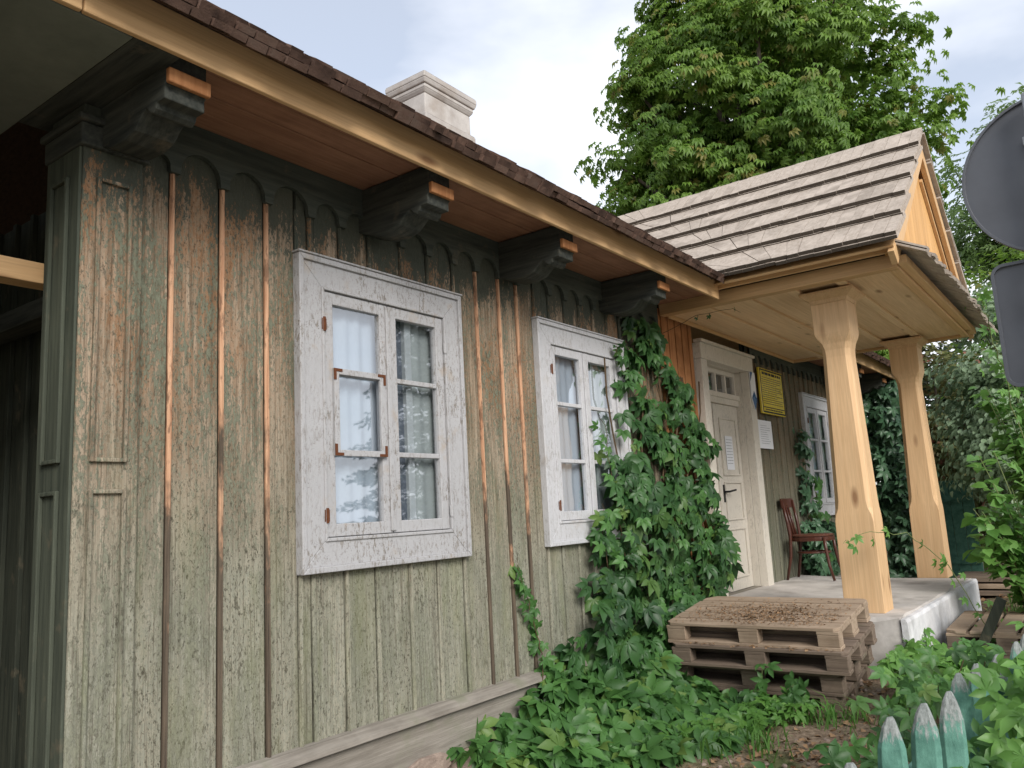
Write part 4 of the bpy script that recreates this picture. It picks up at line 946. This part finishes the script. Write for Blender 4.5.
def blob_cloud(n_cl, centre, radii, r_cl, per, seed=0, bias=.55, low=None):
    g = np.random.default_rng(seed); C, P, N = [], [], []
    while len(C) < n_cl:
        d = g.normal(size=3); d /= np.linalg.norm(d); r = g.random()**bias
        p = d*r
        if low is not None and p[2] < low: continue
        C.append(np.array(centre)+p*radii)
    for c in C:
        rr = r_cl*g.uniform(.6, 1.25); d = g.normal(size=(per, 3)); d /= np.linalg.norm(d, axis=1, keepdims=True)
        q = d*(g.random((per, 1))**.4)*rr*[1, 1, .62]
        P.append(c+q); out = (c-np.array(centre))/np.array(radii); N.append(d*.55+out*.5+[0, 0, .75])
    return np.vstack(P), np.vstack(N), np.array(C)
def tree(name, label, base, centre, radii, n_cl, r_cl, per, tpl, size, mat, seed, trunk_r=.3, bias=.5, low=-.85, group=None, droop=-1.0, extra=None, cat='tree', limbs=26):
    t = thing(name, label, cat, base, group); P, N, C = blob_cloud(n_cl, centre, radii, r_cl, per, seed, bias, low)
    if extra is not None: 
        for e in extra:
            q = RNG.normal(0, .33, (int(per*.8), 3))*[1, 1, .55]; P = np.vstack([P, q+e]); N = np.vstack([N, q+[0, 0, .7]])
        C = np.vstack([C, extra])
    n = len(P); out = P-np.array(centre); out /= np.linalg.norm(out, axis=1, keepdims=True)
    T = out*.8+rn(n, .45)+[0, 0, droop]
    cl = np.repeat(RNG.random(len(C)), [per]*n_cl+([int(per*.8)]*len(extra) if extra is not None else []))
    leaves('crown', P, N+rn(n, .28), T, RNG.uniform(*size, n), tpl, MT[mat], t, np.clip(cl*.45+RNG.random(n)*.55, 0, 1))
    b = MB(); B = Vector(base); c = Vector(centre); top = c+Vector((0, 0, radii[2]*.55))
    b.tube([B+Vector((0, 0, -.1)), B.lerp(top, .25)+Vector((.05, .05, 0)), B.lerp(top, .6), top], [trunk_r*1.25, trunk_r, trunk_r*.65, trunk_r*.15], 10)
    for k in RNG.choice(len(C), min(limbs, len(C)), False):
        e = Vector(C[k]); f = min(.9, max(.18, (e.z-B.z)/(top.z-B.z)*.62)); s = B.lerp(top, f); m = s.lerp(e, .5)+Vector((0, 0, .25*radii[2]/5)); b.tube([s, m, e], [trunk_r*.34, trunk_r*.2, trunk_r*.05], 6)
    b.build('trunk', MT['bark'], t, 0, True); return t
ex = np.array([(17, -1.15, 8.9), (17, -.75, 10.7), (17.0, -.5, 10.0), (16.9, -.9, 8.2), (17.0, -.4, 9.4), (17, 5.6, 8.4), (17, 5.9, 7.0), (17, 5.0, 9.6), (16.8, .0, 9.0), (16.9, .1, 10.4), (16.7, -.3, 8.4), (17, .3, 11.4), (16.9, -.1, 7.6)])
tree('chestnut_tree', 'tall full chestnut tree rising behind the porch roof', (17.2, 2.3, .1), (17.2, 2.5, 9.0), (3.2, 3.15, 5.9), 280, .78, 112, TPL_CH, (.115, .185), 'chest', 3, .38, .42, -.95, None, -.75, ex, limbs=60)
tree('pale_tree', 'pale feathery tree seen far off between chestnut and road sign', (24, -2.1, .1), (24, -1.9, 7.2), (1.8, 1.7, 4.4), 70, .75, 60, TPL_PIN, (.25, .45), 'paletree', 5, .16, .5, -.95, None, -.5)
tree('leafy_tree', 'green tree filling the gap below the pale tree at the right', (20.5, -2.6, .1), (20.5, -2.4, 3.4), (1.7, 2.6, 3.4), 120, .7, 110, TPL_SM, (.10, .19), 'chest', 8, .14, .5, -.95, None, -.5)
tree('far_tree', 'dark leafy tree far behind the end of the cottage', (23.5, 1.2, .1), (23.5, 1.2, 3.2), (1.6, 2.6, 3.2), 90, .7, 55, TPL_SM, (.16, .28), 'dark', 21, .14, .5, -.98, None, -.5)
tree('silver_bush', 'tall grey-green bush just right of the porch', (12.6, -2.25, .1), (12.6, -2.15, 2.6), (.75, .9, 1.8), 90, .38, 150, TPL_ONE, (.06, .11), 'silver', 9, .06, .5, -.95, None, -.6, None, 'bush')
tree('brownish_bush', 'brownish green bush seen between the two porch posts and beyond', (15.2, -.7, .1), (15.2, -.75, 2.2), (.9, 1.25, 2.2), 100, .42, 120, TPL_SM, (.06, .12), 'purple', 10, .08, .5, -.98, None, -.5, None, 'bush')
tree('dark_bush', 'dark evergreen bush behind the silver one at the right', (14.6, -3.1, .1), (14.6, -3.0, 1.9), (1.0, 1.1, 2.1), 80, .42, 70, TPL_SM, (.08, .15), 'dark', 12, .08, .5, -.98, None, -.5, None, 'bush')
def shrub(name, label, base, n_st, h, spread, n_lf, size, mat, tpl=TPL_ONE, stem='gstem', group=None, lean=(0, 0)):
    t = thing(name, label, 'shrub', base, group); b = MB(); P, T = [], []; B = Vector(base)
    for k in range(n_st):
        a = random.uniform(0, 6.28); r = random.random()**.5*spread; hh = h*random.uniform(.55, 1.05)
        e = B+Vector((math.cos(a)*r+lean[0]*hh, math.sin(a)*r+lean[1]*hh, hh)); m = B.lerp(e, .5)+Vector((0, 0, hh*.12)); b.tube([B+Vector((math.cos(a)*r*.3, math.sin(a)*r*.3, -.05)), m, e], [.009, .007, .003], 5)
        for j in range(n_lf//n_st):
            f = random.uniform(.12, 1.0); p = (B.lerp(m, f*2) if f < .5 else m.lerp(e, f*2-1)); s_ = 1 if j % 2 else -1; th = a+s_*1.2+random.uniform(-.6, .6)
            P.append(p+Vector((math.cos(th), math.sin(th), 0))*random.uniform(.01, .10)); T.append((math.cos(th), math.sin(th), random.uniform(-.6, .1)))
    n = len(P); leaves('foliage', P, rn(n, .35)+[-.1, -.1, 1], T, RNG.uniform(*size, n), tpl, MT[mat], t); b.build('stem', MT[stem], t); return t
shrub('leafy_shrub', 'bright leafy shrub growing just right of the landing', (8.3, -2.45, .1), 34, 1.6, .62, 1500, (.09, .16), 'shrub')
shrub('leafy_shrub', 'lower bright shrub spilling over the short pallet stack', (7.0, -2.85, .1), 22, 1.15, .42, 800, (.08, .14), 'shrub')
shrub('leafy_shrub', 'shrub with a tall thin shoot, farther back beside the silver bush', (10.2, -2.50, .1), 34, 2.9, .62, 1900, (.10, .17), 'shrub')
shrub('ground_shrub', 'low dark green shrub at the foot of the short pallet stack', (5.7, -2.75, .1), 16, .5, .3, 330, (.07, .12), 'creeper_lit')
# creeper over the pickets
t = thing('fence_creeper', 'large-leaved creeper sprawling over the green picket fence', 'climber', (4.2, -2.45, .05))
n = 150; P = np.c_[RNG.uniform(2.5, 5.6, n), RNG.uniform(-2.36, -1.95, n), RNG.uniform(.18, .60, n)]
leaves('foliage', P, rn(n, .4)+[-.5, -.4, .9], rn(n, .6)+[-.4, -.3, -.3], RNG.uniform(.06, .095, n), TPL_VC, MT['creeper_lit'], t)
n = 95; P = np.c_[RNG.uniform(3.3, 5.4, n), RNG.uniform(-2.74, -2.5, n), RNG.uniform(.48, .76, n)]
leaves('foliage', P, rn(n, .4)+[-.5, -.3, .9], rn(n, .6)+[-.5, -.2, -.3], RNG.uniform(.075, .12, n), TPL_VC, MT['shrub'], t)
n = 60; P = np.c_[RNG.uniform(2.5, 3.7, n), RNG.uniform(-2.62, -2.40, n), RNG.uniform(.30, .60, n)]
leaves('foliage', P, rn(n, .4)+[-.5, -.3, .9], rn(n, .6)+[-.5, -.2, -.3], RNG.uniform(.055, .09, n), TPL_VC, MT['creeper_lit'], t)
b = MB()
for k in range(9):
    x = 2.6+.33*k; y = -2.05-random.random()*.2; b.tube([(x, y, .0), (x+random.uniform(-.1, .1), y-.03, .2), (x+random.uniform(-.15, .15), y-.05, .42), (x+random.uniform(-.2, .2), y-.1, .55)], [.005, .004, .003, .002], 5)
b.build('stem', MT['stem'], t)
t = thing('hanging_shoot', 'thin leafy shoot arching in front of the nearer porch post', 'climber', (7.6, -2.1, .2))
strand([(7.6, -2.1, .2), (7.0, -1.9, .9), (6.6, -1.72, 1.16), (6.3, -1.50, 1.18), (6.2, -1.36, 1.12)], 22, (.04, .065), .04, .004, 'shrub', 'gstem', t)
t = thing('skirt_shoot', 'pale green shoot reaching up to the gable skirt of the porch', 'climber', (10.0, -2.5, .1))
strand([(10.0, -2.5, .1), (9.6, -2.35, 1.6), (9.2, -2.25, 2.6), (8.9, -2.2, 3.1), (8.75, -2.18, 3.35)], 40, (.06, .10), .07, .008, 'shrub', 'gstem', t)
# grass tufts
def tuft(n, fx, L, name):
    V, T, r = [], [], []
    for i in range(n):
        x, y = fx(); z = float(gz(x, y)); a = random.uniform(0, 6.28); l = random.uniform(*L); w_ = random.uniform(.003, .006); d = np.array([math.cos(a), math.sin(a), 0]); s = np.array([-d[1], d[0], 0])*w_
        p0 = np.array([x, y, z]); p1 = p0+d*l*.25+[0, 0, l*.6]; p2 = p0+d*l*.7+[0, 0, l*.75]; k = len(V)
        V += [p0-s, p0+s, p1-s, p1+s, p2]; T += [(k, k+1, k+3), (k, k+3, k+2), (k+2, k+3, k+4)]; r += [random.random()]*3
    o = np_obj(name, V, T, r, MT['weed']); o['kind'] = 'stuff'
tc_ = [(5.35, -1.5), (5.25, -1.4), (4.8, -1.1), (4.7, -1.25), (5.42, -1.62), (4.5, -.95)]
tuft(220, lambda: (lambda c: (random.gauss(c[0], .09), random.gauss(c[1], .09)))(random.choice(tc_)), (.08, .22), 'grass')
tuft(1800, lambda: (random.uniform(6.5, 14), random.uniform(-3.4, -1.75)), (.08, .22), 'grass')

# ------------------------------------------------------------------ yard beyond the porch
t = thing('plank_pile', 'low pile of old planks lying beyond the far porch post', 'planks', (12.4, -1.3, .12))
for i in range(3):
    b = MB(); b.box(12.0+.02*i, 12.9, -1.85, -1.15, .12+.082*i, .12+.082*i+.06); b.build('plank', MT['pallet'] if i % 2 else MT['pallet_dark'], t, .004)
t = thing('yard_gate', 'dark green boarded gate glimpsed past the far porch post', 'gate', (13.5, -1.4, .1))
for i in range(3):
    b = MB(); b.box(13.5, 13.53, -1.30+.155*i, -1.15+.155*i, .15, 1.6); b.q = [.0]*8; b.build('board', MT['picket'], t, .003)
for z in (.4, 1.3):
    b = MB(); b.box(13.47, 13.499, -1.30, -.84, z, z+.1); b.q = [0]*8; b.build('rail', MT['picket'], t)
# the street side, seen in the window panes
t = thing('spruce', 'dark spruce across the street mirrored in the nearest window', 'tree', (17.0, -12.2, 0)); n = 20000
z = RNG.random(n)**1.3*11+1.0; rr = (12.2-z)*.26; lay = .72+.28*np.cos(z*2*math.pi/.75); th = RNG.random(n)*6.283; r = rr*lay*(RNG.random(n)**.35)
P = np.c_[17+r*np.cos(th), -12.2+r*np.sin(th), z-.16*r]; O = np.c_[np.cos(th), np.sin(th), -.35+0*z]
leaves('crown', P, rn(n, .3)+[0, 0, 1], O+rn(n, .25), RNG.uniform(.10, .24, n), TPL_SM, MT['dark'], t)
b = MB(); b.tube([(17, -12.2, -.1), (17, -12.2, 6), (17, -12.2, 12)], [.25, .16, .03], 8); b.build('trunk', MT['bark'], t)
